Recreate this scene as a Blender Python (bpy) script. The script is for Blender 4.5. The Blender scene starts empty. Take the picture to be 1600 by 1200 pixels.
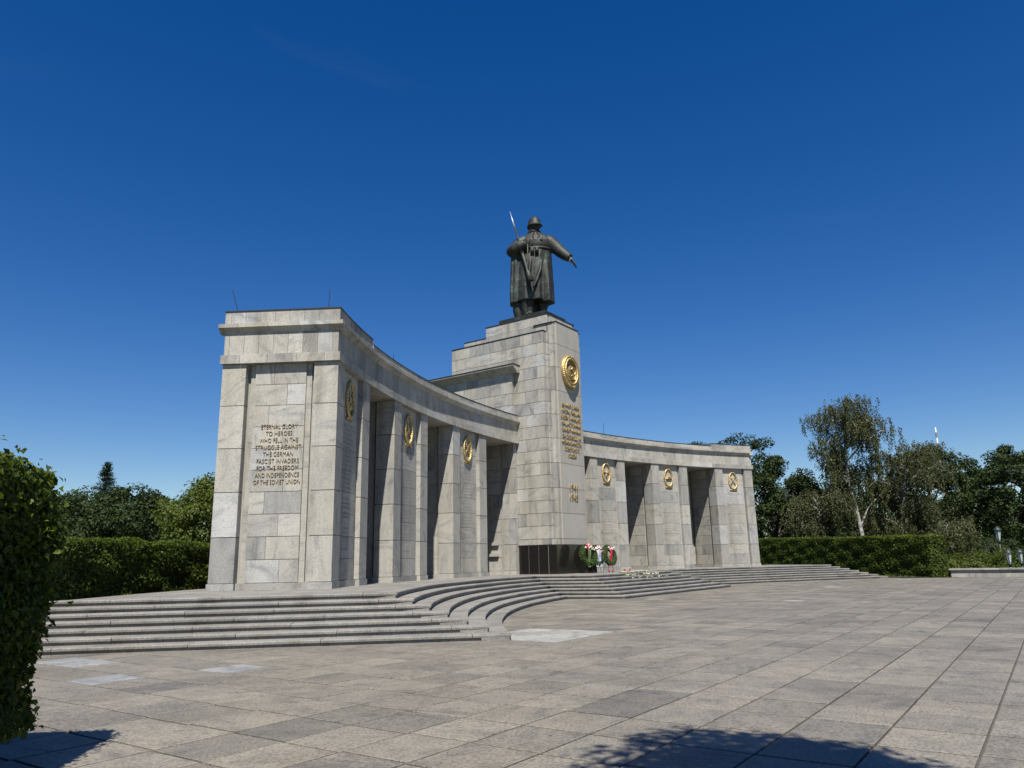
import bpy, bmesh, math, random
import numpy as np
from mathutils import Vector, Matrix, Quaternion

random.seed(7); RNG = np.random.default_rng(11)
scene = bpy.context.scene
COL = scene.collection
R = math.radians

# ------------------------------------------------------------------ camera
F_PX, YAW, PITCH, ROLL = 1172.18, 0.95723, 0.23262, -0.021444
CAM = Vector((-36.556, -20.457, 1.65))
def cam_axes():
    cy, sy, cp, sp = math.cos(YAW), math.sin(YAW), math.cos(PITCH), math.sin(PITCH)
    f = Vector((sy*cp, cy*cp, sp)); r = Vector((cy, -sy, 0)); u = r.cross(f)
    cr, sr = math.cos(ROLL), math.sin(ROLL)
    return r*cr + u*sr, u*cr - r*sr, f
CR, CU, CF = cam_axes()
cd = bpy.data.cameras.new('camera'); cam = bpy.data.objects.new('camera', cd); COL.objects.link(cam)
cd.sensor_fit = 'HORIZONTAL'; cd.sensor_width = 36; cd.lens = F_PX*36/1600
cd.clip_start = 0.05; cd.clip_end = 6000
M = Matrix((CR, CU, -CF)).transposed().to_4x4(); M.translation = CAM
cam.matrix_world = M
scene.camera = cam

# ------------------------------------------------------------------ sky, sun, exposure
SUN_EL = R(58.0); SUN_H = Vector((-math.cos(R(36)), -math.sin(R(36)), 0))
SUN = (SUN_H*math.cos(SUN_EL) + Vector((0, 0, math.sin(SUN_EL)))).normalized()
world = bpy.data.worlds.new('World'); scene.world = world; world.use_nodes = True
wn = world.node_tree; wn.nodes.clear()
sky = wn.nodes.new('ShaderNodeTexSky'); sky.sky_type = 'NISHITA'; sky.sun_disc = False
sky.sun_elevation = SUN_EL; sky.sun_rotation = math.atan2(SUN.x, SUN.y)
sky.altitude = 300; sky.air_density = 1.0; sky.dust_density = 0.25; sky.ozone_density = 2.0
bg = wn.nodes.new('ShaderNodeBackground'); bg.inputs['Strength'].default_value = 0.06
wo = wn.nodes.new('ShaderNodeOutputWorld')
hs = wn.nodes.new('ShaderNodeHueSaturation'); hs.inputs['Saturation'].default_value = 1.43; hs.inputs['Hue'].default_value = 0.513
wn.links.new(sky.outputs[0], hs.inputs['Color']); # a breath of cirrus over the whole sky
wt = wn.nodes.new('ShaderNodeTexCoord'); wm = wn.nodes.new('ShaderNodeMapping'); wm.inputs['Scale'].default_value = (2.2, 2.2, 11.0); wm.inputs['Rotation'].default_value = (0.12, 0.05, 0.4)
wz = wn.nodes.new('ShaderNodeTexNoise'); wz.inputs['Scale'].default_value = 1.6; wz.inputs['Detail'].default_value = 9; wz.inputs['Roughness'].default_value = 0.58; wz.inputs['Distortion'].default_value = 0.6
wr = wn.nodes.new('ShaderNodeValToRGB'); wr.color_ramp.elements[0].position = 0.60; wr.color_ramp.elements[0].color = (0, 0, 0, 1); wr.color_ramp.elements[1].position = 0.86; wr.color_ramp.elements[1].color = (0.008, 0.008, 0.008, 1)
wx = wn.nodes.new('ShaderNodeMix'); wx.data_type = 'RGBA'; wx.inputs[7].default_value = (9.5, 10.5, 12.0, 1)
wn.links.new(wt.outputs['Generated'], wm.inputs[0]); wn.links.new(wm.outputs[0], wz.inputs['Vector']); wn.links.new(wz.outputs['Fac'], wr.inputs[0]); wn.links.new(wr.outputs[0], wx.inputs[0])
wn.links.new(hs.outputs[0], wx.inputs[6]); wn.links.new(wx.outputs[2], bg.inputs[0]); wn.links.new(bg.outputs[0], wo.inputs[0])
sd = bpy.data.lights.new('sun', 'SUN'); sd.energy = 5.0; sd.angle = R(0.53); sd.color = (1.0, 0.958, 0.885)
so = bpy.data.objects.new('sun', sd); COL.objects.link(so); so.location = (-60, -40, 70)
so.rotation_euler = SUN.to_track_quat('Z', 'Y').to_euler()
scene.view_settings.view_transform = 'Standard'; scene.view_settings.look = 'None'
scene.view_settings.exposure = 0.78; scene.view_settings.gamma = 1.0; scene.view_settings.use_curve_mapping = False

# ------------------------------------------------------------------ materials
def new_mat(name):
    m = bpy.data.materials.new(name); m.use_nodes = True
    nt = m.node_tree; b = nt.nodes['Principled BSDF']
    return m, nt, b
def nd(nt, t, **kw):
    n = nt.nodes.new(t)
    for k, v in kw.items(): setattr(n, k, v)
    return n
def ramp(nt, stops, interp='LINEAR'):
    r = nt.nodes.new('ShaderNodeValToRGB'); cr = r.color_ramp; cr.interpolation = interp
    while len(cr.elements) < len(stops): cr.elements.new(0.5)
    for e, (p, c) in zip(cr.elements, stops):
        e.position = p; e.color = (*c, 1) if len(c) == 3 else c
    return r
def math_n(nt, op, a, b=None):
    n = nt.nodes.new('ShaderNodeMath'); n.operation = op
    for i, v in enumerate((a, b)):
        if v is None: continue
        if isinstance(v, (int, float)): n.inputs[i].default_value = v
        else: nt.links.new(v, n.inputs[i])
    return n.outputs[0]
def mixc(nt, typ, fac, a, b):
    n = nt.nodes.new('ShaderNodeMix'); n.data_type = 'RGBA'; n.blend_type = typ
    for s, v in ((n.inputs[0], fac), (n.inputs[6], a), (n.inputs[7], b)):
        if isinstance(v, (int, float)): s.default_value = v
        elif isinstance(v, tuple): s.default_value = (*v, 1)
        else: nt.links.new(v, s)
    return n.outputs[2]

def piece_coords(nt, spread=37.0):
    """object coordinates shifted by the piece's own random number: no two stones share a grain"""
    tc = nd(nt, 'ShaderNodeTexCoord'); oi = nd(nt, 'ShaderNodeObjectInfo')
    at = nd(nt, 'ShaderNodeAttribute', attribute_name='rnd')
    rnd = math_n(nt, 'FRACT', math_n(nt, 'ADD', oi.outputs['Random'], at.outputs['Fac']))
    sh = nd(nt, 'ShaderNodeCombineXYZ')
    nt.links.new(math_n(nt, 'MULTIPLY', rnd, spread), sh.inputs[0])
    nt.links.new(math_n(nt, 'MULTIPLY', rnd, spread*1.7), sh.inputs[1])
    nt.links.new(math_n(nt, 'MULTIPLY', rnd, spread*0.6), sh.inputs[2])
    va = nd(nt, 'ShaderNodeVectorMath', operation='ADD')
    nt.links.new(tc.outputs['Object'], va.inputs[0]); nt.links.new(sh.outputs[0], va.inputs[1])
    return va.outputs[0], rnd, tc.outputs['Object']

def stone_mat(name, tints, vein=0.5, grain=0.25, rough=0.72, bump=0.15, stain=0.35, speck=60, cloud=0.0):
    m, nt, b = new_mat(name)
    v, rnd, obj = piece_coords(nt)
    base = ramp(nt, [(p, tuple(c*0.80 for c in t)) for p, t in tints]); nt.links.new(rnd, base.inputs[0])
    col = base.outputs[0]
    # cloudy veins, each slab its own direction
    rot = nd(nt, 'ShaderNodeVectorRotate', rotation_type='AXIS_ANGLE'); rot.inputs['Axis'].default_value = (0.4, 0.7, 0.55)
    nt.links.new(v, rot.inputs['Vector']); nt.links.new(math_n(nt, 'MULTIPLY', rnd, 23.0), rot.inputs['Angle'])
    st = nd(nt, 'ShaderNodeMapping'); st.inputs['Scale'].default_value = (0.6, 1.7, 0.6); nt.links.new(rot.outputs[0], st.inputs[0])
    n1 = nd(nt, 'ShaderNodeTexNoise'); n1.inputs['Scale'].default_value = 1.1; n1.inputs['Detail'].default_value = 9; n1.inputs['Roughness'].default_value = 0.62; n1.inputs['Distortion'].default_value = 1.6
    nt.links.new(st.outputs[0], n1.inputs['Vector'])
    r1 = ramp(nt, [(0.30, (0.55, 0.57, 0.60)), (0.43, (0.86, 0.87, 0.88)), (0.50, (0.99, 0.99, 0.98)), (0.60, (1.06, 1.05, 1.02)), (0.76, (0.86, 0.83, 0.77))]); nt.links.new(n1.outputs['Fac'], r1.inputs[0])
    col = mixc(nt, 'MULTIPLY', vein, col, r1.outputs[0])
    # crystals
    n2 = nd(nt, 'ShaderNodeTexNoise'); n2.inputs['Scale'].default_value = speck; n2.inputs['Detail'].default_value = 4; nt.links.new(v, n2.inputs['Vector'])
    r2 = ramp(nt, [(0.30, (0.45, 0.45, 0.46)), (0.5, (1, 1, 1)), (0.72, (1.35, 1.33, 1.28))]); nt.links.new(n2.outputs['Fac'], r2.inputs[0])
    col = mixc(nt, 'MULTIPLY', grain, col, r2.outputs[0])
    # weather streaks that run on across stones
    mp = nd(nt, 'ShaderNodeMapping'); mp.inputs['Scale'].default_value = (1.3, 1.3, 0.16); nt.links.new(obj, mp.inputs[0])
    n3 = nd(nt, 'ShaderNodeTexNoise'); n3.inputs['Scale'].default_value = 1.0; n3.inputs['Detail'].default_value = 6; n3.inputs['Roughness'].default_value = 0.65; nt.links.new(mp.outputs[0], n3.inputs['Vector'])
    r3 = ramp(nt, [(0.32, (0.58, 0.56, 0.52)), (0.42, (0.84, 0.83, 0.81)), (0.56, (1.02, 1.02, 1.02))]); nt.links.new(n3.outputs['Fac'], r3.inputs[0])
    col = mixc(nt, 'MULTIPLY', stain, col, r3.outputs[0])
    if cloud:                   # trodden dirt lying across many slabs
        n4 = nd(nt, 'ShaderNodeTexNoise'); n4.inputs['Scale'].default_value = 0.55; n4.inputs['Detail'].default_value = 7; n4.inputs['Roughness'].default_value = 0.6
        ge = nd(nt, 'ShaderNodeNewGeometry'); nt.links.new(ge.outputs['Position'], n4.inputs['Vector'])
        r4 = ramp(nt, [(0.36, (0.66, 0.65, 0.64)), (0.5, (0.95, 0.95, 0.95)), (0.66, (1.12, 1.10, 1.06))]); nt.links.new(n4.outputs['Fac'], r4.inputs[0])
        col = mixc(nt, 'MULTIPLY', cloud, col, r4.outputs[0])
        n5 = nd(nt, 'ShaderNodeTexNoise'); n5.inputs['Scale'].default_value = 3.4; n5.inputs['Detail'].default_value = 8; n5.inputs['Roughness'].default_value = 0.7; nt.links.new(v, n5.inputs['Vector'])
        r5 = ramp(nt, [(0.34, (0.55, 0.54, 0.53)), (0.47, (0.96, 0.96, 0.96)), (0.64, (1.16, 1.14, 1.10))]); nt.links.new(n5.outputs['Fac'], r5.inputs[0])
        col = mixc(nt, 'MULTIPLY', cloud, col, r5.outputs[0])
        vo = nd(nt, 'ShaderNodeTexVoronoi'); vo.inputs['Scale'].default_value = 1.7; nt.links.new(ge.outputs['Position'], vo.inputs['Vector'])
        r6 = ramp(nt, [(0.035, (0.30, 0.29, 0.28)), (0.06, (1, 1, 1))]); nt.links.new(vo.outputs['Distance'], r6.inputs[0])
        col = mixc(nt, 'MULTIPLY', 0.8, col, r6.outputs[0])
    nt.links.new(col, b.inputs['Base Color'])
    b.inputs['Roughness'].default_value = rough; b.inputs['Specular IOR Level'].default_value = 0.3
    bp = nd(nt, 'ShaderNodeBump'); bp.inputs['Strength'].default_value = bump; bp.inputs['Distance'].default_value = 0.02
    nt.links.new(n2.outputs['Fac'], bp.inputs['Height']); nt.links.new(bp.outputs[0], b.inputs['Normal'])
    return m
STONE_T = [(0.0, (0.370, 0.350, 0.308)), (0.16, (0.450, 0.430, 0.380)), (0.32, (0.315, 0.305, 0.282)), (0.48, (0.480, 0.458, 0.408)), (0.62, (0.395, 0.378, 0.338)),
           (0.76, (0.440, 0.415, 0.358)), (0.88, (0.295, 0.290, 0.276)), (0.96, (0.485, 0.480, 0.460)), (1.0, (0.395, 0.368, 0.315))]
M_STONE = stone_mat('granite_cladding', STONE_T, vein=0.9, grain=0.55, stain=0.75, speck=32)
M_FRONT = stone_mat('granite_front_slab', [(0.0, (0.385, 0.362, 0.318)), (1.0, (0.425, 0.40, 0.352))], vein=0.25)
M_CORE = stone_mat('granite_core', [(0.0, (0.34, 0.325, 0.29)), (1.0, (0.37, 0.35, 0.31))], vein=0.3)
M_STEP = stone_mat('granite_step', [(0.0, (0.215, 0.206, 0.189)), (0.5, (0.268, 0.256, 0.234)), (1.0, (0.235, 0.224, 0.203))], vein=0.6, grain=0.7, stain=0.8, speck=30)
M_PAVE = stone_mat('granite_paving', [(0.0, (0.200, 0.181, 0.152)), (0.14, (0.238, 0.217, 0.182)), (0.28, (0.176, 0.162, 0.140)), (0.42, (0.252, 0.227, 0.188)), (0.56, (0.208, 0.188, 0.158)),
           (0.7, (0.164, 0.152, 0.133)), (0.85, (0.240, 0.220, 0.186)), (1.0, (0.196, 0.179, 0.153))], vein=0.75, grain=0.8, rough=0.55, bump=0.4, stain=0.0, speck=34, cloud=0.5)
M_WHITE = stone_mat('pale_granite_slab', [(0.0, (0.30, 0.298, 0.28)), (1.0, (0.36, 0.355, 0.33))], vein=0.95, grain=0.6, stain=0.0, speck=34, cloud=0.6)
M_BLUE = stone_mat('bluish_granite_slab', [(0.0, (0.225, 0.23, 0.235)), (1.0, (0.285, 0.29, 0.295))], vein=0.9, grain=0.6, stain=0.0, speck=34, cloud=0.6)
M_BED = stone_mat('mortar_bed', [(0.0, (0.085, 0.078, 0.068)), (1.0, (0.10, 0.092, 0.08))], vein=0.4)
M_ENGR = stone_mat('engraved_letter_stone', [(0.0, (0.24, 0.225, 0.20)), (1.0, (0.27, 0.25, 0.22))], vein=0.2)

def simple_mat(name, col, rough=0.5, metal=0.0, noise=None, spec=0.5, scale=8.0, bump=0.0):
    m, nt, b = new_mat(name)
    b.inputs['Roughness'].default_value = rough; b.inputs['Metallic'].default_value = metal; b.inputs['Specular IOR Level'].default_value = spec
    if noise:
        tc = nd(nt, 'ShaderNodeTexCoord'); n = nd(nt, 'ShaderNodeTexNoise'); n.inputs['Scale'].default_value = scale; n.inputs['Detail'].default_value = 8; n.inputs['Roughness'].default_value = 0.65
        nt.links.new(tc.outputs['Object'], n.inputs['Vector'])
        r = ramp(nt, noise); nt.links.new(n.outputs['Fac'], r.inputs[0]); nt.links.new(r.outputs[0], b.inputs['Base Color'])
        if bump:
            bp = nd(nt, 'ShaderNodeBump'); bp.inputs['Strength'].default_value = bump; bp.inputs['Distance'].default_value = 0.05
            nt.links.new(n.outputs['Fac'], bp.inputs['Height']); nt.links.new(bp.outputs[0], b.inputs['Normal'])
    else: b.inputs['Base Color'].default_value = (*col, 1)
    return m
M_BLACK = simple_mat('polished_black_granite', (0.012, 0.011, 0.011), 0.12, noise=[(0.35, (0.008, 0.008, 0.008)), (0.62, (0.016, 0.014, 0.013)), (0.7, (0.05, 0.045, 0.04))], scale=60)
M_ROOF = simple_mat('dark_lead_flashing', (0.025, 0.027, 0.03), 0.55, 0.3)
M_BRONZE = simple_mat('patinated_bronze', (0.03, 0.03, 0.03), 0.6, 0.25, noise=[(0.32, (0.008, 0.0085, 0.0075)), (0.48, (0.017, 0.0185, 0.0155)), (0.58, (0.026, 0.032, 0.026)), (0.68, (0.062, 0.088, 0.070))], scale=1.5, bump=0.35)
M_STEEL = simple_mat('pale_bronze_bayonet', (0.42, 0.47, 0.50), 0.4, 0.5)
M_GOLD = simple_mat('gilded_metal', (0.8, 0.55, 0.18), 0.5, 0.85, noise=[(0.3, (0.28, 0.195, 0.075)), (0.6, (0.56, 0.42, 0.19))], scale=7)
M_BRASS = simple_mat('brass_letter', (0.32, 0.22, 0.10), 0.45, 0.7, noise=[(0.3, (0.22, 0.155, 0.07)), (0.7, (0.42, 0.31, 0.16))], scale=9)
M_WIRE = simple_mat('dark_steel_rod', (0.05, 0.05, 0.055), 0.5, 0.6)

def leaf_mat(name, stops, trans=0.28, rough=0.6):
    m, nt, b = new_mat(name)
    at = nd(nt, 'ShaderNodeAttribute', attribute_name='rnd')
    tc = nd(nt, 'ShaderNodeTexCoord'); n = nd(nt, 'ShaderNodeTexNoise'); n.inputs['Scale'].default_value = 0.45; n.inputs['Detail'].default_value = 3
    nt.links.new(tc.outputs['Object'], n.inputs['Vector'])
    f = math_n(nt, 'ADD', math_n(nt, 'MULTIPLY', at.outputs['Fac'], 0.7), math_n(nt, 'MULTIPLY', math_n(nt, 'SUBTRACT', n.outputs['Fac'], 0.35), 0.9))
    r = ramp(nt, [(p, tuple(c*0.75 for c in t)) for p, t in stops]); nt.links.new(f, r.inputs[0])
    nt.links.new(r.outputs[0], b.inputs['Base Color']); b.inputs['Roughness'].default_value = rough; b.inputs['Specular IOR Level'].default_value = 0.2
    tr = nd(nt, 'ShaderNodeBsdfTranslucent'); mx = nd(nt, 'ShaderNodeMixShader'); mx.inputs[0].default_value = trans
    br = mixc(nt, 'MULTIPLY', 1.0, r.outputs[0], (1.5, 1.6, 0.6)); nt.links.new(br, tr.inputs[0])
    out = nt.nodes['Material Output']
    nt.links.new(b.outputs[0], mx.inputs[1]); nt.links.new(tr.outputs[0], mx.inputs[2]); nt.links.new(mx.outputs[0], out.inputs[0])
    return m
L_HEDGE = leaf_mat('hornbeam_hedge_leaf', [(0.0, (0.036, 0.055, 0.011)), (0.4, (0.066, 0.102, 0.017)), (0.75, (0.135, 0.18, 0.028)), (1.0, (0.30, 0.32, 0.065))], 0.45)
L_DARK = leaf_mat('dark_tree_leaf', [(0.0, (0.014, 0.026, 0.007)), (0.5, (0.028, 0.048, 0.011)), (1.0, (0.052, 0.078, 0.017))], 0.2)
L_MID = leaf_mat('mid_green_tree_leaf', [(0.0, (0.045, 0.065, 0.012)), (0.5, (0.08, 0.11, 0.018)), (1.0, (0.15, 0.17, 0.035))], 0.3)
L_BIRCH = leaf_mat('birch_leaf', [(0.0, (0.055, 0.068, 0.030)), (0.5, (0.095, 0.105, 0.048)), (1.0, (0.155, 0.155, 0.075))], 0.3)
L_CONE = leaf_mat('conifer_needle', [(0.0, (0.02, 0.035, 0.025)), (1.0, (0.045, 0.07, 0.04))], 0.1)
L_WREATH = leaf_mat('fir_wreath_green', [(0.0, (0.03, 0.06, 0.02)), (1.0, (0.10, 0.16, 0.04))], 0.1)
M_TWIG = simple_mat('hedge_inner_twigs', (0.012, 0.014, 0.007), 0.9, noise=[(0.3, (0.008, 0.009, 0.005)), (0.7, (0.022, 0.022, 0.012))], scale=20)
M_BARK = simple_mat('brown_bark', (0.06, 0.05, 0.04), 0.9, noise=[(0.3, (0.03, 0.025, 0.02)), (0.7, (0.09, 0.075, 0.06))], scale=6)
M_BIRCHBARK = simple_mat('white_birch_bark', (0.4, 0.4, 0.37), 0.8, noise=[(0.38, (0.05, 0.045, 0.04)), (0.48, (0.22, 0.215, 0.195)), (0.62, (0.40, 0.39, 0.36))], scale=4)
M_BIRCHTWIG = simple_mat('grey_birch_bark', (0.12, 0.11, 0.095), 0.85, noise=[(0.38, (0.05, 0.045, 0.04)), (0.62, (0.18, 0.165, 0.145))], scale=4)
M_GRASS = simple_mat('lawn_soil', (0.05, 0.07, 0.02), 0.95, noise=[(0.3, (0.03, 0.045, 0.014)), (0.7, (0.07, 0.085, 0.028))], scale=0.8)
M_POSTG = simple_mat('dark_green_lamp_paint', (0.02, 0.03, 0.025), 0.45)
M_GLASS = simple_mat('frosted_lantern_glass', (0.36, 0.40, 0.40), 0.25)
M_RED = simple_mat('red_cloth', (0.45, 0.012, 0.02), 0.6)
M_WHT = simple_mat('white_petal_cloth', (0.50, 0.49, 0.45), 0.7)
M_BLUC = simple_mat('pale_blue_cloth', (0.35, 0.38, 0.55), 0.6)
M_YEL = simple_mat('yellow_petal', (0.40, 0.34, 0.12), 0.7)
M_STEM = simple_mat('flower_stem', (0.09, 0.12, 0.035), 0.7)
M_MASTR = simple_mat('red_mast_paint', (0.22, 0.14, 0.15), 0.5)
M_MASTW = simple_mat('white_mast_paint', (0.75, 0.76, 0.78), 0.5)

# ------------------------------------------------------------------ mesh helpers
def link(name, me, mat=None, parent=None):
    o = bpy.data.objects.new(name, me); COL.objects.link(o)
    if mat is not None and me is not None and not me.materials: me.materials.append(mat)
    if parent is not None: o.parent = parent
    return o
def mesh(name, V, Fc, mat=None, parent=None, smooth=False):
    me = bpy.data.meshes.new(name); me.from_pydata([tuple(v) for v in V], [], Fc); me.validate()
    bm = bmesh.new(); bm.from_mesh(me); bmesh.ops.recalc_face_normals(bm, faces=bm.faces); bm.to_mesh(me); bm.free()
    if smooth: me.polygons.foreach_set('use_smooth', [True]*len(me.polygons))
    return link(name, me, mat, parent)
def tag(o, label=None, cat=None, group=None, kind=None):
    if label: o['label'] = label
    if cat: o['category'] = cat
    if group: o['group'] = group
    if kind: o['kind'] = kind
    return o
def empty(name, loc=(0, 0, 0), parent=None):
    o = bpy.data.objects.new(name, None); COL.objects.link(o); o.location = loc; o.empty_display_size = 0.3
    if parent: o.parent = parent
    return o
class MB:
    """collects shapes into one mesh"""
    def __init__(s): s.V = []; s.F = []; s.mi = []
    def add(s, V, Fc, mi=0):
        k = len(s.V); s.V += [tuple(v) for v in V]; s.F += [tuple(i+k for i in f) for f in Fc]; s.mi += [mi]*len(Fc)
    def box(s, x0, x1, y0, y1, z0, z1, mi=0):
        s.add([(x0,y0,z0),(x1,y0,z0),(x1,y1,z0),(x0,y1,z0),(x0,y0,z1),(x1,y0,z1),(x1,y1,z1),(x0,y1,z1)], BOXF, mi)
    def tube(s, pts, rad, n=8, mi=0, cap=True, flat=1.0):
        pts = [Vector(p) for p in pts]
        if not hasattr(rad, '__len__'): rad = [rad]*len(pts)
        V = []; Fc = []; prev = None
        for i, p in enumerate(pts):
            d = (pts[min(i+1, len(pts)-1)] - pts[max(i-1, 0)]).normalized()
            a = prev if prev is not None else (Vector((0, 0, 1)) if abs(d.z) < 0.9 else Vector((1, 0, 0)))
            b1 = (a - d*a.dot(d)).normalized(); prev = b1; b2 = d.cross(b1)
            for k in range(n):
                t = 2*math.pi*k/n; V.append(p + b1*math.cos(t)*rad[i] + b2*math.sin(t)*rad[i]*flat)
        for i in range(len(pts)-1):
            for k in range(n): Fc.append((i*n+k, i*n+(k+1) % n, (i+1)*n+(k+1) % n, (i+1)*n+k))
        if cap: Fc.append(tuple(range(n-1, -1, -1))); Fc.append(tuple((len(pts)-1)*n+k for k in range(n)))
        s.add(V, Fc, mi)
    def ball(s, c, r, nu=10, nv=6, mi=0, rot=None):
        if not hasattr(r, '__len__'): r = (r, r, r)
        V = []; Fc = []
        for j in range(1, nv):
            ph = math.pi*j/nv
            for i in range(nu):
                t = 2*math.pi*i/nu; V.append(Vector((r[0]*math.sin(ph)*math.cos(t), r[1]*math.sin(ph)*math.sin(t), r[2]*math.cos(ph))))
        V.append(Vector((0, 0, r[2]))); V.append(Vector((0, 0, -r[2]))); a = len(V)-2
        for j in range(nv-2):
            for i in range(nu): Fc.append((j*nu+i, (j+1)*nu+i, (j+1)*nu+(i+1) % nu, j*nu+(i+1) % nu))
        for i in range(nu):
            Fc.append((a, i, (i+1) % nu)); Fc.append((a+1, (nv-2)*nu+(i+1) % nu, (nv-2)*nu+i))
        if rot is not None: V = [rot @ v for v in V]
        s.add([Vector(c)+v for v in V], Fc, mi)
    def loft(s, rings, mi=0):
        n = len(rings[0]); V = [p for r in rings for p in r]; Fc = []
        for i in range(len(rings)-1):
            for k in range(n): Fc.append((i*n+k, i*n+(k+1) % n, (i+1)*n+(k+1) % n, (i+1)*n+k))
        Fc.append(tuple(range(n-1, -1, -1))); Fc.append(tuple((len(rings)-1)*n+k for k in range(n)))
        s.add(V, Fc, mi)
    def build(s, name, mats, parent=None, smooth=False):
        if not isinstance(mats, (list, tuple)): mats = [mats]
        o = mesh(name, s.V, s.F, mats[0], parent, smooth)
        for m in mats[1:]: o.data.materials.append(m)
        if len(mats) > 1 and len(o.data.polygons) == len(s.mi): o.data.polygons.foreach_set('material_index', s.mi)
        return o
BOXF = [(0,3,2,1),(4,5,6,7),(0,1,5,4),(1,2,6,5),(2,3,7,6),(3,0,4,7)]
def box(name, x0, x1, y0, y1, z0, z1, mat, parent=None):
    b = MB(); b.box(x0, x1, y0, y1, z0, z1); return b.build(name, mat, parent)

# the memorial stands on a circle round this point in front of it
YC = -35.3
def P(t, r, z=0.0):
    a = R(t); return (r*math.sin(a), YC + r*math.cos(a), z)
def polar(t0, t1, r0, r1, z0, z1, seg=1):
    V = []; Fc = []
    for i in range(seg+1):
        t = t0 + (t1-t0)*i/seg
        V += [P(t, r0, z0), P(t, r1, z0), P(t, r1, z1), P(t, r0, z1)]
    for i in range(seg):
        a = 4*i; b = a+4
        for k in range(4): Fc.append((a+k, a+(k+1) % 4, b+(k+1) % 4, b+k))
    Fc.append((0, 1, 2, 3)); Fc.append(tuple(4*seg+k for k in (3, 2, 1, 0)))
    return V, Fc
def sweep(section, t0, t1, seg):
    """a profile of (r, z) points swept round the circle"""
    n = len(section); V = []; Fc = []
    for i in range(seg+1):
        t = t0 + (t1-t0)*i/seg
        V += [P(t, r, z) for r, z in section]
    for i in range(seg):
        for k in range(n): Fc.append((i*n+k, i*n+(k+1) % n, (i+1)*n+(k+1) % n, (i+1)*n+k))
    Fc.append(tuple(range(n))); Fc.append(tuple(seg*n+k for k in range(n-1, -1, -1)))
    return V, Fc
def mir(V): return [(-x, y, z) for x, y, z in V]

S = 0.1383; ZP = 7*S            # step height, platform level
G = 0.011                       # half a joint

# ------------------------------------------------------------------ ground and plaza
ground = mesh('ground', [(-1500,-1500,-0.08),(1500,-1500,-0.08),(1500,1500,-0.08),(-1500,1500,-0.08)], [(0,1,2,3)], M_GRASS); tag(ground, kind='structure')
plaza = box('plaza', -44.0, 24.0, -46, 4.0, -0.07, -0.030, M_BED); tag(plaza, kind='structure')
PX, PY, X0, Y0 = 0.878, 0.803, -28.799, -18.866
def project(p):
    d = Vector(p) - CAM; z = d.dot(CF)
    if z < 0.1: return None
    return 800 + F_PX*d.dot(CR)/z, 600 - F_PX*d.dot(CU)/z
def covered(x, y):
    dx, dy = x, y - YC; r = math.hypot(dx, dy); t = abs(math.degrees(math.atan2(dx, dy)))
    return (r > 34.1 and t < 41.5 and r < 43) or (abs(x) < 6.0 and -4.4 < y < 3)
PALE = [(-21.0, -10.6, 1.25, 1.0), (-29.3, -5.4, .5, .75), (-28.6, -8.45, .42, .42), (-30.4, -7.85, .42, .42)]
WHITE_AT = {}
slabs = []
for i in range(-18, 61):
    for j in range(-33, 28):
        # bond: the cross joints of a row drift a little
        off = 0.02*math.sin(j*2.1)
        x = X0 + (i+0.5)*PX + off; y = Y0 + (j+0.5)*PY
        if x < -43.4 or x > 23.4 or y < -45.4 or y > 3.4 or covered(x, y): continue
        pp = [project((x+sx*PX/2, y+sy*PY/2, 0)) for sx, sy in ((-1,-1),(1,-1),(1,1),(-1,1))]
        area = 0; vis = False
        if all(pp):
            area = abs(sum(pp[k][0]*pp[(k+1) % 4][1]-pp[(k+1) % 4][0]*pp[k][1] for k in range(4)))/2
            cx = sum(p[0] for p in pp)/4; cy = sum(p[1] for p in pp)/4
            vis = -40 < cx < 1640 and cy < 1230
        slabs.append((area if vis else 0, x, y))
slabs.sort(reverse=True)
# a tiny worn arris round each slab
def slab_mesh(name, wx, wy, mat):
    g = 0.012; e = 0.009
    V = []
    for z, k in ((-0.045, g), (-0.004, g), (0.0, g+e)):
        q = k+0.006; V += [(-wx/2+q, -wy/2+k, z), (wx/2-q, -wy/2+k, z), (wx/2-q, wy/2-k, z), (-wx/2+q, wy/2-k, z)]
    Fc = [(8, 9, 10, 11)]
    for a in (0, 4):
        for k in range(4): Fc.append((a+k, a+(k+1) % 4, a+4+(k+1) % 4, a+4+k))
    me = bpy.data.meshes.new(name); me.from_pydata(V, [], Fc); me.materials.append(mat); return me
ME_SLAB = slab_mesh('paving_slab', PX, PY, M_PAVE); ME_SLABW = slab_mesh('paving_slab_pale', PX, PY, M_WHITE); ME_SLABB = slab_mesh('paving_slab_blue', PX, PY, M_BLUE)
def slab_kind(x, y):
    for n, (cx, cy, hx, hy) in enumerate(PALE):
        if abs(x-cx) < hx and abs(y-cy) < hy: return ME_SLABW if n < 1 else ME_SLABB
    h = math.sin(x*12.9898+y*78.233)*43758.5453; h -= math.floor(h)
    return ME_SLABW if h > 0.99 and x > -12 else ME_SLAB
big = slabs[:300]; rest = slabs[300:]
for a, x, y in big:
    o = link('paving_slab', slab_kind(x, y), None, plaza); o.location = (x, y, random.uniform(-0.0025, 0.0015))
    o.rotation_euler = (random.gauss(0, 0.0012), random.gauss(0, 0.0012), random.gauss(0, 0.0015))
V = []; Fc = []; rn = []; mi = []
for a, x, y in rest:
    k = len(V); g = 0.012; z = random.uniform(-0.003, 0.0015)
    x0, x1, y0, y1 = x-PX/2+g+0.006, x+PX/2-g-0.006, y-PY/2+g, y+PY/2-g
    V += [(x0,y0,-.045),(x1,y0,-.045),(x1,y1,-.045),(x0,y1,-.045),(x0,y0,z),(x1,y0,z),(x1,y1,z),(x0,y1,z)]
    Fc += [tuple(i+k for i in f) for f in BOXF[1:]]; q = random.random(); rn += [q]*5; mi += [1 if slab_kind(x, y) is ME_SLABW else 0]*5
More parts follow.
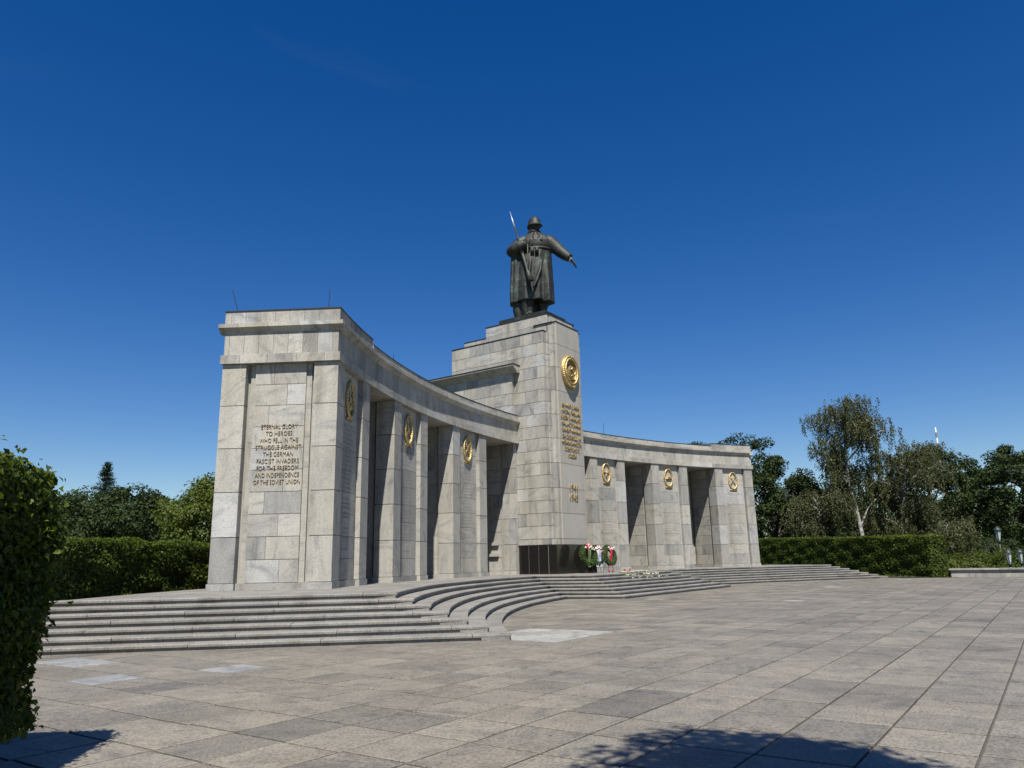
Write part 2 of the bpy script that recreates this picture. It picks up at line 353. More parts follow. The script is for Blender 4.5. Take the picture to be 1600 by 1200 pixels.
me = bpy.data.meshes.new('far_paving'); me.from_pydata(V, [], Fc); me.materials.append(M_PAVE); me.materials.append(M_WHITE)
me.polygons.foreach_set('material_index', mi); me.attributes.new('rnd', 'FLOAT', 'FACE').data.foreach_set('value', rn)
tag(link('distant_paving_slabs', me, None, plaza), kind='stuff')

# ------------------------------------------------------------------ stepped platform
RB, TR = 33.58, 0.437           # lowest concave riser, tread
TE, TC = 42.42, 12.28           # angle of the end flight, of the sides of the middle flight
ROUT = 44.25
YF = -5.01                      # front of the middle flight
plat = MB()
V, Fc = polar(-38.6, 38.6, 42.6, ROUT-0.01, -0.04, ZP-0.012, 40); plat.add(V, Fc)
V, Fc = polar(-37.0, 37.0, 36.6, 42.62, -0.04, ZP-0.016, 40); plat.add(V, Fc)
V, Fc = polar(-7.5, 7.5, 34.7, 36.65, -0.04, ZP-0.02, 12); plat.add(V, Fc)
platform = plat.build('platform', M_CORE); tag(platform, kind='structure')
def run_stone(path, k, depth, ch=0.02):
    """a step stone: chamfered section carried along (x, y, inward nx, ny) points"""
    z0, z1 = (k-1)*S - (0.06 if k == 1 else 0.02), k*S
    sec = [(0.045, z0), (0.045, z1-0.066), (0.004, z1-0.062), (0, z1-ch), (ch*0.35, z1-ch*0.3), (ch, z1), (depth, z1), (depth, z0)]
    n = len(sec); V = []; Fc = []
    for x, y, nx, ny in path: V += [(x+nx*d, y+ny*d, z) for d, z in sec]
    m = len(path)
    for i in range(m-1):
        for q in range(n): Fc.append((i*n+q, i*n+(q+1) % n, (i+1)*n+(q+1) % n, (i+1)*n+q))
    Fc.append(tuple(range(n))); Fc.append(tuple((m-1)*n+q for q in range(n-1, -1, -1)))
    jz = random.uniform(-0.006, 0.004); jx = random.uniform(-0.006, 0.006); V = [(x+path[0][2]*jx, y+path[0][3]*jx, z+(jz if z > z0+0.001 else 0)) for x, y, z in V]
    return mesh('step_stone', V, Fc, M_STEP, platform)
def cuts(a, b, L, jit=0.2, phase=0.0):
    n = max(1, round((b-a)/L)); w = (b-a)/n
    return [a] + [a+w*(i+phase*0.35)+random.uniform(-jit, jit)*w for i in range(1, n)] + [b]
for k in range(1, 8):
    rk = RB + TR*(k-1); d = TR*(k-1); dep = TR+0.22 if k < 7 else 0.6
    te = TE - math.degrees(math.asin(d/rk)); tcn = TC - math.degrees(math.asin(d/rk))
    for sgn in (1, -1):
        # concave flight
        cs = cuts(tcn, te - 0.8/rk*57.3, 2.15/rk*57.3, 0.12, (k % 2)) + [te]
        for a, b in zip(cs[:-1], cs[1:]):
            a2, b2 = a+0.006/rk*57.3, b-0.006/rk*57.3; seg = 5
            path = []
            for i in range(seg+1):
                t = a2+(b2-a2)*i/seg; x, y, _ = P(t, rk); path.append((sgn*x, y, sgn*math.sin(R(t)), math.cos(R(t))))
            run_stone(path, k, dep)
        # end flight, straight along the radius
        u = Vector((math.sin(R(TE)), math.cos(R(TE)))); tt = Vector((math.cos(R(TE)), -math.sin(R(TE))))
        r0 = math.sqrt(rk*rk-d*d)
        cs = [r0+0.004] + cuts(r0+0.85, ROUT, 2.3, 0.13, (k % 2))
        for a, b in zip(cs[:-1], cs[1:]):
            path = []
            for r in (a+0.006, b-0.006):
                q = Vector((0, YC)) + u*r - tt*d; path.append((sgn*q.x, q.y, -sgn*tt.x, -tt.y))
            run_stone(path, k, dep)
        # sides of the middle flight
        u = Vector((math.sin(R(TC)), math.cos(R(TC)))); tt = Vector((math.cos(R(TC)), -math.sin(R(TC))))
        yk = YF + TR*(k-1)
        rf = (yk - YC + tt.y*d)/u.y; r1 = math.sqrt(rk*rk-d*d)
        cs = cuts(rf+0.003, r1+0.3, 1.6, 0.1)
        for a, b in zip(cs[:-1], cs[1:]):
            path = []
            for r in (a, b-0.006):
                q = Vector((0, YC)) + u*r - tt*d; path.append((sgn*q.x, q.y, -sgn*tt.x, -tt.y))
            run_stone(path, k, dep)
        if sgn == 1: xf = (Vector((0, YC)) + u*rf - tt*d).x
    cs = cuts(-xf+0.004, xf-0.004, 2.2, 0.1, (k % 2))
    for a, b in zip(cs[:-1], cs[1:]): run_stone([(a+0.006, yk, 0, 1), (b-0.006, yk, 0, 1)], k, dep)
# paving of the platform
V = []; Fc = []; rn = []
def quadtile(pts):
    k = len(V); z = ZP + random.uniform(-0.005, -0.001)
    V.extend([(x, y, z) for x, y in pts]); Fc.append((k, k+1, k+2, k+3)); rn.append(random.random())
rr = [36.75 + 0.95*i for i in range(9)]
for i in range(8):
    t = -37.0; w = 1.45
    while t < 37:
        g = 0.004
        quadtile([P(t+g/0.65, rr[i]+g)[:2], P(min(t+w, 37)-g/0.65, rr[i]+g)[:2], P(min(t+w, 37)-g/0.65, min(rr[i+1], ROUT)-g)[:2], P(t+g/0.65, min(rr[i+1], ROUT)-g)[:2]]); t += w
for i in range(12):
    for j in range(4):
        x0, x1 = -4.32+i*0.72, -4.32+(i+1)*0.72; y0 = -1.85+j*0.8
        quadtile([(x0+.004, y0+.004), (x1-.004, y0+.004), (x1-.004, y0+.796), (x0+.004, y0+.796)])
me = bpy.data.meshes.new('platform_paving'); me.from_pydata(V, [], Fc); me.materials.append(M_STEP)
me.attributes.new('rnd', 'FLOAT', 'FACE').data.foreach_set('value', rn)
tag(link('platform_paving', me, None, platform), kind='stuff')
box('platform_core', -4.3, 4.3, -1.95, 1.4, -0.03, ZP-0.02, M_CORE, platform)
for sgn in (1, -1):            # wedge of platform between the end block and the end flight
    pts = [P(36.6, 36.6), P(37.5, 37.0), P(38.4, ROUT-0.02), P(36.6, ROUT-0.02)]
    b = MB(); b.add([(sgn*x, y, z) for z in (-0.03, ZP-0.004) for x, y, _ in pts], BOXF); b.build('platform_slab', M_STEP, platform)

# ------------------------------------------------------------------ the memorial
mem = empty('war_memorial', (0, 4.0, ZP))
tag(mem, 'curved pale granite war memorial with tall central tower and six piers', 'memorial')
def mem_child(o):
    o.parent = mem; o.matrix_parent_inverse = Matrix.Translation((0, -4.0, -ZP)); return o

ZL = 8.12                       # underside of the lintel
HW = 2.65                       # half width of a pier in degrees
RA, RZ = 38.85, 42.70           # front and rear of the piers
PW = 1.13                       # pilaster width in degrees
ZB = ZP + 0.21
CH = (ZL - ZB)/5
RO = 40.78
def loc_pier(V): return [(x, y-(YC+RO), z-ZP) for x, y, z in V]
pier_parts = []                 # (name, mesh) in pier coordinates
def pier_piece(name, V, Fc, mat):
    me = bpy.data.meshes.new(name); me.from_pydata(loc_pier(V), [], Fc); me.materials.append(mat)
    bm = bmesh.new(); bm.from_mesh(me); bmesh.ops.recalc_face_normals(bm, faces=bm.faces); bm.to_mesh(me); bm.free()
    pier_parts.append((name, me)); return me
gd = math.degrees(G/40.0)
for st in (-1, 1):
    for (r0, r1) in ((RA, RA+0.80), (RZ-0.80, RZ)):
        ta, tb = sorted((st*HW, st*(HW-PW)))
        for i in range(5):
            pier_piece('stone_block', *polar(ta+gd, tb-gd, r0+G*0.5, r1-G*0.5, ZB+CH*i+G, ZB+CH*(i+1)-G, 1), M_STONE)
        pier_piece('base_block', *polar(ta-0.04, tb+0.04, r0-0.03, r1+0.03, ZP-0.01, ZB-G*0.4, 1), M_STONE)
# sides: recess, border and panel courses
for st in (-1, 1):
    tin, tb1, tb2 = HW-0.40, HW-0.27, HW-0.17
    a, b = sorted((st*tin*0.9, st*tb1))
    pier_piece('panel_border', *polar(a, b, RA+0.91, RZ-0.91, ZB-0.005, ZL-0.004, 1), M_STONE)
    a, b = sorted((st*(tb1-0.1), st*tb2))
    for i in range(10):
        z0, z1 = ZB+CH/2*i+G*0.8, ZB+CH/2*(i+1)-G*0.8
        s0, s1 = RA+1.08, RZ-1.08; f = (0.36, 0.63, 0.42, 0.70)[i % 4] if st < 0 else (0.6, 0.33, 0.68, 0.4)[i % 4]
        sp = s0+(s1-s0)*f
        for q0, q1 in ((s0, sp), (sp, s1)): pier_piece('stone_block', *polar(a, b, q0+G*0.5, q1-G*0.5, z0, z1, 1), M_STONE)
    a, b = sorted((st*tin*0.9, st*(tb2+0.06)))
    pier_piece('base_block', *polar(a, b, RA+0.84, RZ-0.84, ZP-0.01, ZB-0.006, 1), M_STONE)
# inscription front: recess with a slightly raised panel
tp = HW-PW
pier_piece('panel_border', *polar(-tp*0.985, -tp+0.17, RA+0.20, RA+0.4, ZB-0.004, ZL-0.004, 1), M_STONE)
pier_piece('panel_border', *polar(tp-0.17, tp*0.985, RA+0.20, RA+0.4, ZB-0.004, ZL-0.004, 1), M_STONE)
fz = [ZB, ZB+CH/2] + [ZB+CH/2+CH*0.52*i for i in range(1, 10)]
fz = [z for z in fz if z < ZL-0.5] + [ZL-0.002]
for z0, z1 in zip(fz[:-1], fz[1:]):
    pier_piece('front_slab', *polar(-tp+0.19, tp-0.19, RA+0.165, RA+0.4, z0+G*0.6, z1-G*0.6, 2), M_STONE)
pier_piece('base_block', *polar(-tp+0.05, tp-0.05, RA+0.12, RA+0.4, ZP-0.01, ZB-0.006, 2), M_STONE)
V, Fc = polar(-HW+0.40, HW-0.40, RA+0.30, RZ-0.30, ZP-0.02, ZL+0.02, 3)
ME_PIER = bpy.data.meshes.new('pier_core'); ME_PIER.from_pydata(loc_pier(V), [], Fc); ME_PIER.materials.append(M_CORE)

# gilded emblems: an oval oak wreath with a sign of its own in the middle
def emblem_mesh(sign):
    b = MB(); a, c = 0.40, 0.66
    for side in (-1, 1):
        n = 17
        for i in range(n):
            t = math.pi - (i+0.5)/n*math.pi*0.95           # from the bottom up
            x, z = side*a*math.sin(t), c*math.cos(t)
            tx, tz = side*a*math.cos(t), -c*math.sin(t); an = math.atan2(-tz, -tx)
            wgt = 1.0 - 0.35*i/n
            for off in (-0.32, 0.32):
                rot = Matrix.Rotation(-(an+off*side), 3, 'Y')
                b.ball((x+random.uniform(-.01, .01), -0.07, z), (0.125*wgt, 0.075, 0.072*wgt), 7, 4, 0, rot)
    b.tube([(a*math.sin(t), -0.03, c*math.cos(t)) for t in np.linspace(0.12, 2*math.pi-0.12, 30)], 0.075, 6)
    for s in (-1, 1):                                   # ribbon ends
        b.tube([(0.02*s, -0.06, -c-0.02), (0.16*s, -0.07, -c-0.07), (0.36*s, -0.05, -c-0.05)], [0.05, 0.045, 0.06], 6, flat=0.6)
    b.ball((0, -0.09, -c), (0.11, 0.06, 0.07), 8, 5)
    def star(cx, cz, ro, y=-0.06):
        V = [(cx, y-0.06, cz)]
        for k in range(10):
            q = math.pi/2 + k*math.pi/5; rr_ = ro if k % 2 == 0 else ro*0.42; V.append((cx+rr_*math.cos(q), y, cz+rr_*math.sin(q)))
        b.add(V, [(0, k, k % 10+1) for k in range(1, 11)])
    star(0, c+0.07, 0.13)
    if sign in ('cross', 'cross_star', 'cross_low'):
        L = 0.42
        for s in (-1, 1): b.tube([(-0.22*s, -0.04, -L*0.75), (0.20*s, -0.07, L*0.75)], [0.045, 0.03], 6)
        if sign == 'cross_star': star(0, 0, 0.2)
        if sign == 'cross_low': b.ball((0, -0.06, -0.3), (0.2, 0.06, 0.12), 8, 5)
    if sign == 'vehicle':
        b.box(-0.34, 0.34, -0.11, -0.02, -0.10, -0.02); b.box(-0.20, 0.18, -0.10, -0.02, -0.02, 0.08); b.tube([(0.05, -0.06, 0.03), (0.40, -0.06, 0.05)], 0.02, 6)
    if sign == 'wings':
        for s in (-1, 1):
            b.ball((0.15*s, -0.06, 0.03), (0.17, 0.05, 0.06), 8, 5, 0, Matrix.Rotation(-0.25*s, 3, 'Y'))
        b.tube([(0, -0.08, -0.30), (0, -0.06, 0.22)], [0.05, 0.03], 6); b.ball((0, -0.07, -0.2), (0.12, 0.05, 0.14), 8, 5)
    o = b.build('emblem', M_GOLD, None, True); me = o.data; bpy.data.objects.remove(o); return me
SIGNS = {-29.35: 'cross_low', -20.05: 'cross', -10.75: 'cross_star', 10.75: 'wings', 20.05: 'vehicle', 29.35: 'cross_star'}
LABEL = {-29.35: 'end pier nearest the left steps, carrying an English inscription on its side', -20.05: 'middle pier of the left wing', -10.75: 'left wing pier beside the tower',
         10.75: 'right wing pier beside the tower', 20.05: 'middle pier of the right wing', 29.35: 'end pier of the right wing beside the hedge'}
# worn engraving: rows of short incised strokes too small to read
def engraving():
    b = MB(); rnd = random.Random(5)
    z = 6.25
    while z > 2.3:
        if rnd.random() < 0.2: z -= 0.22
        half = rnd.uniform(0.30, 0.56); x = -half
        while x < half:
            w = rnd.uniform(0.035, 0.07); t = math.degrees(x/39.0); t1 = math.degrees((x+w*0.55)/39.0)
            V, Fc = polar(t, t1, RA+0.161, RA+0.17, z, z+rnd.uniform(0.06, 0.085)); b.add(loc_pier(V), Fc); x += w + (0.06 if rnd.random() < 0.15 else 0.012)
        z -= 0.15
    o = b.build('engraving', M_ENGR); me = o.data; bpy.data.objects.remove(o); return me
ME_ENGR = engraving()
piers = {}
for th in (-29.35, -20.05, -10.75, 10.75, 20.05, 29.35):
    o = link('pier', ME_PIER); x, y, _ = P(th, RO)
    o.location = (x, y, ZP); o.rotation_euler = (0, 0, -R(th)); o['label'] = LABEL[th]
    mem_child(o); piers[th] = o
    for nm, me in pier_parts: link(nm, me, None, o)
    e = link('emblem', emblem_mesh(SIGNS[th]), None, o)
    e.location = (0, YC+RA+0.16-(YC+RO), 7.20-ZP); e.scale = (0.93, 0.8, 0.93)
    tag(link('engraving', ME_ENGR, None, o), kind='stuff')

# rear wall closing each opening, in courses
rw = MB()
for a, b_ in ((2.9, 8.2), (13.3, 17.5), (22.6, 26.8)):
    for sg in (-1, 1):
        V, Fc = polar(a, b_, 41.95, 42.45, ZP-0.01, ZL+0.05, 4); rw.add([(sg*x, y, z) for x, y, z in V], Fc)
rear = mem_child(rw.build('rear_wall', M_CORE)); rear['label'] = 'shaded rear wall closing the openings between the piers'
for a, b_ in ((2.9, 8.2), (13.3, 17.5), (22.6, 26.8)):
    for sg in (-1, 1):
        for i in range(10):
            z0, z1 = ZB+CH/2*i+G*0.8, ZB+CH/2*(i+1)-G*0.8; m_ = a+(b_-a)*(0.4 if i % 2 else 0.62)
            for t0, t1 in ((a, m_), (m_, b_)):
                V, Fc = polar(t0+0.012, t1-0.012, 41.82, 42.1, z0, z1, 2); mesh('stone_block', [(sg*x, y, z) for x, y, z in V], Fc, M_STONE, rear)
# lettering
def text_mesh(txt, height, width, depth, thin=0.010):
    cu = bpy.data.curves.new('t', 'FONT'); cu.body = txt; cu.size = 1.0; cu.extrude = 0.06; cu.resolution_u = 2; cu.align_x = 'CENTER'; cu.offset = -thin
    o = bpy.data.objects.new('t', cu); COL.objects.link(o)
    dg = bpy.context.evaluated_depsgraph_get(); me = bpy.data.meshes.new_from_object(o.evaluated_get(dg))
    bpy.data.objects.remove(o)
    co = np.empty(len(me.vertices)*3); me.vertices.foreach_get('co', co); co = co.reshape(-1, 3)
    mn, mx = co.min(0), co.max(0)
    caph = 0.73
    co[:, 0] = (co[:, 0]-(mn[0]+mx[0])/2)/(mx[0]-mn[0])*width
    co[:, 1] = co[:, 1]/caph*height
    co[:, 2] = (co[:, 2]-mn[2])/(mx[2]-mn[2])*depth
    me.vertices.foreach_set('co', co.ravel()); me.update(); return me
ENG = [('ETERNAL GLORY', 1.18), ('TO HEROES', 0.86), ('WHO FELL IN THE', 1.25), ('STRUGGLE AGAINST', 1.48), ('THE GERMAN', 0.98), ('FASCIST INVADERS', 1.36), ('FOR THE FREEDOM', 1.34), ('AND INDEPENDENCE', 1.42), ('OF THE SOVIET UNION', 1.50)]
pa = piers[-29.35]
half = R(HW-0.15)
for i, (t, w) in enumerate(ENG):
    me = text_mesh(t, 0.15, w, 0.022, 0.017); me.materials.append(M_BRASS)
    o = link('inscription_line', me, None, pa)
    # pier coordinates: the left side plane is the radius at -HW
    th = -(HW-0.17); rad = 40.74; x, y, _ = P(th, rad); z = 5.96 - i*0.2215
    right = Vector((-math.sin(R(th)), -math.cos(R(th)), 0)); up = Vector((0, 0, 1)); nn = right.cross(up)
    m = Matrix((right, up, nn)).transposed().to_4x4(); m.translation = Vector((x, y-(YC+RO), z-ZP)) + nn*0.002
    o.matrix_local = m

# entablature of each wing
T0, T1 = 2.95, 32.02
FRZ0, FRZ1, COR1 = 8.42, 9.17, 9.46
def end_pt(r, e, z): 
    a = R(T1); x, y, _ = P(T1, r); return (x + e*math.cos(a), y - e*math.sin(a), z)
def end_box(r0, r1, e0, e1, z0, z1):
    return [end_pt(r0,e0,z0), end_pt(r1,e0,z0), end_pt(r1,e1,z0), end_pt(r0,e1,z0), end_pt(r0,e0,z1), end_pt(r1,e0,z1), end_pt(r1,e1,z1), end_pt(r0,e1,z1)], BOXF
def end_sweep(sec, r0, r1):
    n = len(sec); V = [end_pt(r, e, z) for r in (r0, r1) for e, z in sec]
    return V, [(k, (k+1) % n, n+(k+1) % n, n+k) for k in range(n)] + [tuple(range(n)), tuple(range(2*n-1, n-1, -1))]
for sgn in (-1, 1):
    mm = (lambda V: V) if sgn == 1 else mir
    V, Fc = polar(T0, T1-0.05, RA+0.09, RZ-0.09, ZL+0.01, COR1-0.02, 24)
    ent = mem_child(mesh('entablature', mm(V), Fc, M_CORE)); ent.matrix_parent_inverse = Matrix.Translation((0, -4.0, -ZP))
    ent['label'] = 'curved stone entablature over the %s wing' % ('right' if sgn == 1 else 'left')
    def piece(nm, V, Fc, mat=M_STONE): return mesh(nm, mm(V), Fc, mat, ent)
    gg = math.degrees(0.004/38.8)
    cs = cuts(T0, T1, math.degrees(1.9/RA), 0.08)
    for a, b in zip(cs[:-1], cs[1:]): piece('lintel_band', *polar(a+gg, b-gg, RA-0.06, RA+0.5, ZL, FRZ0-0.006, 4))
    V, Fc = polar(T0, T1-0.03, RA+0.45, RZ+0.05, ZL+0.003, FRZ0-0.006, 24); piece('lintel_soffit', V, Fc)
    cs = cuts(T0, T1, math.degrees(0.62/RA), 0.10)
    for a, b in zip(cs[:-1], cs[1:]): piece('frieze_slab', *polar(a+gg, b-gg, RA+0.02, RA+0.3, FRZ0+0.004, FRZ1, 2))
    cs = cuts(T0, T1, math.degrees(1.9/RA), 0.08)
    csec = [(RA+0.2, FRZ1), (RA+0.005, FRZ1), (RA-0.03, FRZ1+0.07), (RA-0.13, FRZ1+0.15), (RA-0.16, FRZ1+0.16), (RA-0.16, COR1), (RA+0.2, COR1)]
    for a, b in zip(cs[:-1], cs[1:]): piece('cornice_block', *sweep(csec, a+gg, b-gg, 4))
    cs = cuts(T0, 26.5, math.degrees(1.6/RA), 0.08)
    for a, b in zip(cs[:-1], cs[1:]): piece('parapet_block', *polar(a+gg, b-gg, RA-0.03, RA+0.6, COR1+0.003, 9.715, 4))
    cs = cuts(26.5, T1-0.0, math.degrees(1.2/RA), 0.05)
    for a, b in zip(cs[:-1], cs[1:]): piece('parapet_block', *polar(a+gg, b-gg, RA-0.01, RA+0.6, COR1+0.003, 9.905, 4))
    piece('metal_coping', *polar(T0, 26.48, RA-0.045, RZ-0.2, 9.716, 9.75, 24), M_ROOF)
    piece('metal_coping', *polar(26.5, T1+0.01, RA-0.03, RZ+0.02, 9.906, 9.945, 6), M_ROOF)
    # the end of the wing
    q = [RA-0.06] + cuts(RA+0.45, RZ-0.6, 1.05, 0.02) + [RZ+0.06]
    for a, b in zip(q[:-1], q[1:]): piece('lintel_band', *end_box(a+.004, b-.004, 0.0, 0.07, ZL, FRZ0-0.006))
    q = [RA+0.02, RA+0.22] + [RA+0.22+0.492*i for i in range(1, 8)] + [RZ-0.02]
    for a, b in zip(q[:-1], q[1:]): piece('frieze_slab', *end_box(a+.005, b-.005, -0.2, 0.004, FRZ0+0.004, FRZ1))
    q = [RA-0.16] + cuts(RA+0.3, RZ-0.5, 1.0, 0.02) + [RZ+0.16]
    esec = [(-0.2, FRZ1), (0.008, FRZ1), (0.03, FRZ1+0.07), (0.13, FRZ1+0.15), (0.16, FRZ1+0.16), (0.16, COR1), (-0.2, COR1)]
    for a, b in zip(q[:-1], q[1:]): piece('cornice_block', *end_sweep(esec, a+.004, b-.004))
    q = [RA-0.012, RA+0.2] + [RA+0.2+0.492*i for i in range(1, 8)] + [RZ]
    for a, b in zip(q[:-1], q[1:]): piece('parapet_block', *end_box(a+.004, b-.004, -0.3, 0.012, COR1+0.003, 9.905))
    piece('metal_coping', *end_box(RA-0.03, RZ+0.02, -0.3, 0.035, 9.907, 9.947), M_ROOF)
    # thin lightning rods
    rods = [(27.8+3.9, RZ-0.4, 0.75, (-0.30, 0.1)), (31.6, RA+0.5, 0.75, (0.10, 0.05)), (20.0, RA+0.9, 0.75, (0.12, 0.1))] if sgn == -1 else [(12.0, RA+0.9, 0.8, (0.08, 0.0))]
    for t, r, h, (lx, ly) in rods:
        x, y, _ = P(t, r); b = MB(); b.tube([(sgn*x, y, 9.7), (sgn*x+lx, y+ly, 9.94+h)], 0.013, 5); b.build('lightning_rod', M_WIRE, ent)

# central tower
tw = MB()
tw.box(-1.98, 1.98, 1.75, 8.30, ZP, 14.40)
tw.box(-2.27, 2.27, 3.75, 10.0, ZP, 12.2)
tw.box(-1.44, 1.44, 1.72, 6.04, 14.3, 15.55); tw.box(-1.31, 1.31, 6.0, 7.84, 14.3, 14.95)
tw.box(-1.18, 1.18, 1.35, 2.0, 2.4, 15.05); tw.box(-1.45, 1.45, 1.45, 2.0, 2.4, 14.98)
tower = tw.build('tower', M_CORE); mem_child(tower)
tower['label'] = 'tall square central tower with gilded crest and Cyrillic letters'
def tbox(nm, x0, x1, y0, y1, z0, z1, mat=M_STONE): return box(nm, x0, x1, y0, y1, z0, z1, mat, tower)
CT = 0.685
zs = [13.77 - CT*k for k in range(17)][::-1]; zs = [2.50] + [z for z in zs if z > 2.75] + [14.45]
for i, (z0, z1) in enumerate(zip(zs[:-1], zs[1:])):
    a, b = z0+G, z1-G
    # near corner stones and the stepped strips on both sides of the front
    for s in (-1, 1):
        X = lambda p, q: (min(s*p, s*q), max(s*p, s*q))
        dp = 0.75 if i % 2 else 0.45
        tbox('stone_block', *X(2.05, 1.752), 1.62, 1.62+(dp if s < 0 else 0.4), a, b)
        tbox('strip_block', *X(1.75, 1.502), 1.54, 1.9, a, b)
    # left face
    yend = 8.35 if z0 > 12.1 else 3.9
    y = 1.62+(0.75 if i % 2 else 0.45); q = [y]
    while y < yend-1.3: y += random.choice((0.72, 0.85, 1.0, 1.15)); q.append(y)
    q.append(yend)
    for y0, y1 in zip(q[:-1], q[1:]):
        if y1-y0 > 0.1: tbox('stone_block', -2.05, -1.9, y0+G, y1-G, a, b)
    if z0 > 12.1:
        for y0, y1 in zip(q[:-1], q[1:]):
            if z0 > 13: tbox('stone_block', 1.9, 2.05, y0+G, y1-G, a, b)
zs2 = [2.50, 2.81] + [2.81+1.37*k for k in range(1, 9)] + [15.1]
for z0, z1 in zip(zs2[:-1], zs2[1:]):
    tbox('front_slab', -1.25, 1.25, 1.22, 1.6, z0+G, z1-G, M_FRONT)
    for s in (-1, 1):
        x0, x1 = sorted((s*1.252, s*1.50)); tbox('strip_block', x0, x1, 1.31, 1.7, z0+G, min(z1, 15.02)-G)
# cap stones
for z0, z1 in ((14.46, 15.02), (15.02, 15.6)):
    q = [1.64, 2.5, 3.7, 4.9, 6.1]
    for y0, y1 in zip(q[:-1], q[1:]): tbox('cap_block', -1.50, -1.3, y0+G, y1-G, z0+G*0.5, z1-G*0.5)
    for y0, y1 in zip(q[:-1], q[1:]): tbox('cap_block', 1.3, 1.50, y0+G, y1-G, z0+G*0.5, z1-G*0.5)
for x0, x1 in ((-1.29, -0.4), (-0.4, 0.5), (0.5, 1.29)): tbox('cap_block', x0+.003, x1-.003, 1.63, 1.9, 15.1, 15.595)
for y0, y1 in ((6.1, 7.0), (7.0, 7.9)): tbox('cap_block', -1.37, -1.2, y0+G, y1-G, 14.46, 15.0)
# dark flashing on every top edge
tbox('metal_coping', -1.53, 1.53, 1.60, 6.13, 15.602, 15.64, M_ROOF)
tbox('metal_coping', -1.40, 1.40, 6.14, 7.93, 15.002, 15.03, M_ROOF)
tbox('metal_coping', -2.08, -1.505, 1.595, 8.38, 14.452, 14.49, M_ROOF); tbox('metal_coping', 1.505, 2.08, 1.595, 8.38, 14.452, 14.49, M_ROOF)
tbox('metal_coping', -1.28, 1.28, 1.19, 1.62, 15.101, 15.135, M_ROOF)
for s in (-1, 1):
    x0, x1 = sorted((s*1.285, s*1.57)); tbox('metal_coping', x0, x1, 1.285, 2.6, 15.022, 15.056, M_ROOF)
# shoulders over the wings
for s in (-1, 1):
    zz = [9.66+CT*k for k in range(-2, 4)]; zz = [z for z in zz if z < 12.0] + [12.2]
    if s < 0:
        for i, (z0, z1) in enumerate(zip(zz[:-1], zz[1:])):
            y = 3.65 + (0.5 if i % 2 else 0.8); q = [3.65, y]
            while y < 8.8: y += random.choice((0.75, 0.9, 1.1)); q.append(y)
            q.append(10.05)
            for y0, y1 in zip(q[:-1], q[1:]): tbox('stone_block', -2.33, -2.1, y0+G, y1-G, z0+G, z1-G)
    x0, x1 = sorted((s*2.0, s*2.33))
    if s > 0: tbox('shoulder_wall', x0, x1, 3.65, 10.05, 8.2, 12.2)
    # moulded cornice
    b = MB(); sec = [(2.0, 12.2), (2.335, 12.2), (2.37, 12.27), (2.56, 12.43), (2.70, 12.52), (2.74, 12.54), (2.74, 12.62), (2.0, 12.62)]
    for y0, y1 in ((3.27, 5.3), (5.3, 7.6), (7.6, 10.3)):
        c = MB(); V = []
        for yy, first in ((y0+.003, y0 < 3.3), (y1-.003, False)):
            V += [((s*x), yy + ((0.0 if x > 2.7 else (2.74-x)*0.0) if first else 0), z) for x, z in sec]
        n = len(sec); c.add(V, [(k, (k+1) % n, n+(k+1) % n, n+k) for k in range(n)] + [tuple(range(n)), tuple(range(2*n-1, n-1, -1))])
        c.build('cornice_block', M_STONE, tower)
    x0, x1 = sorted((s*1.99, s*2.77)); tbox('metal_coping', x0, x1, 3.24, 10.35, 12.622, 12.66, M_ROOF)
    # jamb facing the opening beside the tower
    for i in range(5):
        z0, z1 = ZB+CH*i+G, ZB+CH*(i+1)-G
        for y0, y1 in ((3.60, 4.0), (4.0, 4.42)):
            x0, x1 = sorted((s*2.1, s*2.38)); tbox('stone_block', x0, x1, y0+G*0.6, y1-G*0.6, z0, z1)
    for i in range(10):
        z0, z1 = ZB+CH/2*i+G, ZB+CH/2*(i+1)-G
        sp = 5.1 if i % 2 else 5.7
        for y0, y1 in ((4.58, sp), (sp, 6.4)):
            x0, x1 = sorted((s*2.1, s*2.33)); tbox('stone_block', x0, x1, y0+G*0.6, y1-G*0.6, z0, z1)
    x0, x1 = sorted((s*2.05, s*2.41)); tbox('base_block', x0, x1, 3.57, 6.45, ZP-0.01, ZB-0.004)
    if s < 0:
        for z in (1.95, 2.55): tbox('stone_ledge', -2.47, -2.32, 4.75, 5.9, z, z+0.16)
# black plinth, panel by panel
tbox('plinth_core', -2.112, 2.112, 1.13, 3.565, ZP-.005, 2.48)
q = [1.66, 2.28, 2.92, 3.57]
for y0, y1 in zip(q[:-1], q[1:]):
    tbox('plinth_panel', -2.12, -1.6, y0+.006, y1-.006, ZP+.002, 2.488, M_BLACK); tbox('plinth_panel', 1.6, 2.12, y0+.006, y1-.006, ZP+.002, 2.488, M_BLACK)
q = [-2.12, -1.25, -0.42, 0.42, 1.25, 2.12]
for x0, x1 in zip(q[:-1], q[1:]): tbox('plinth_panel', x0+.006, x1-.006, 1.12, 1.652, ZP+.002, 2.488, M_BLACK)
tbox('base_block', -2.36, -2.06, 3.56, 3.6, ZP-.01, 2.5) if False else None
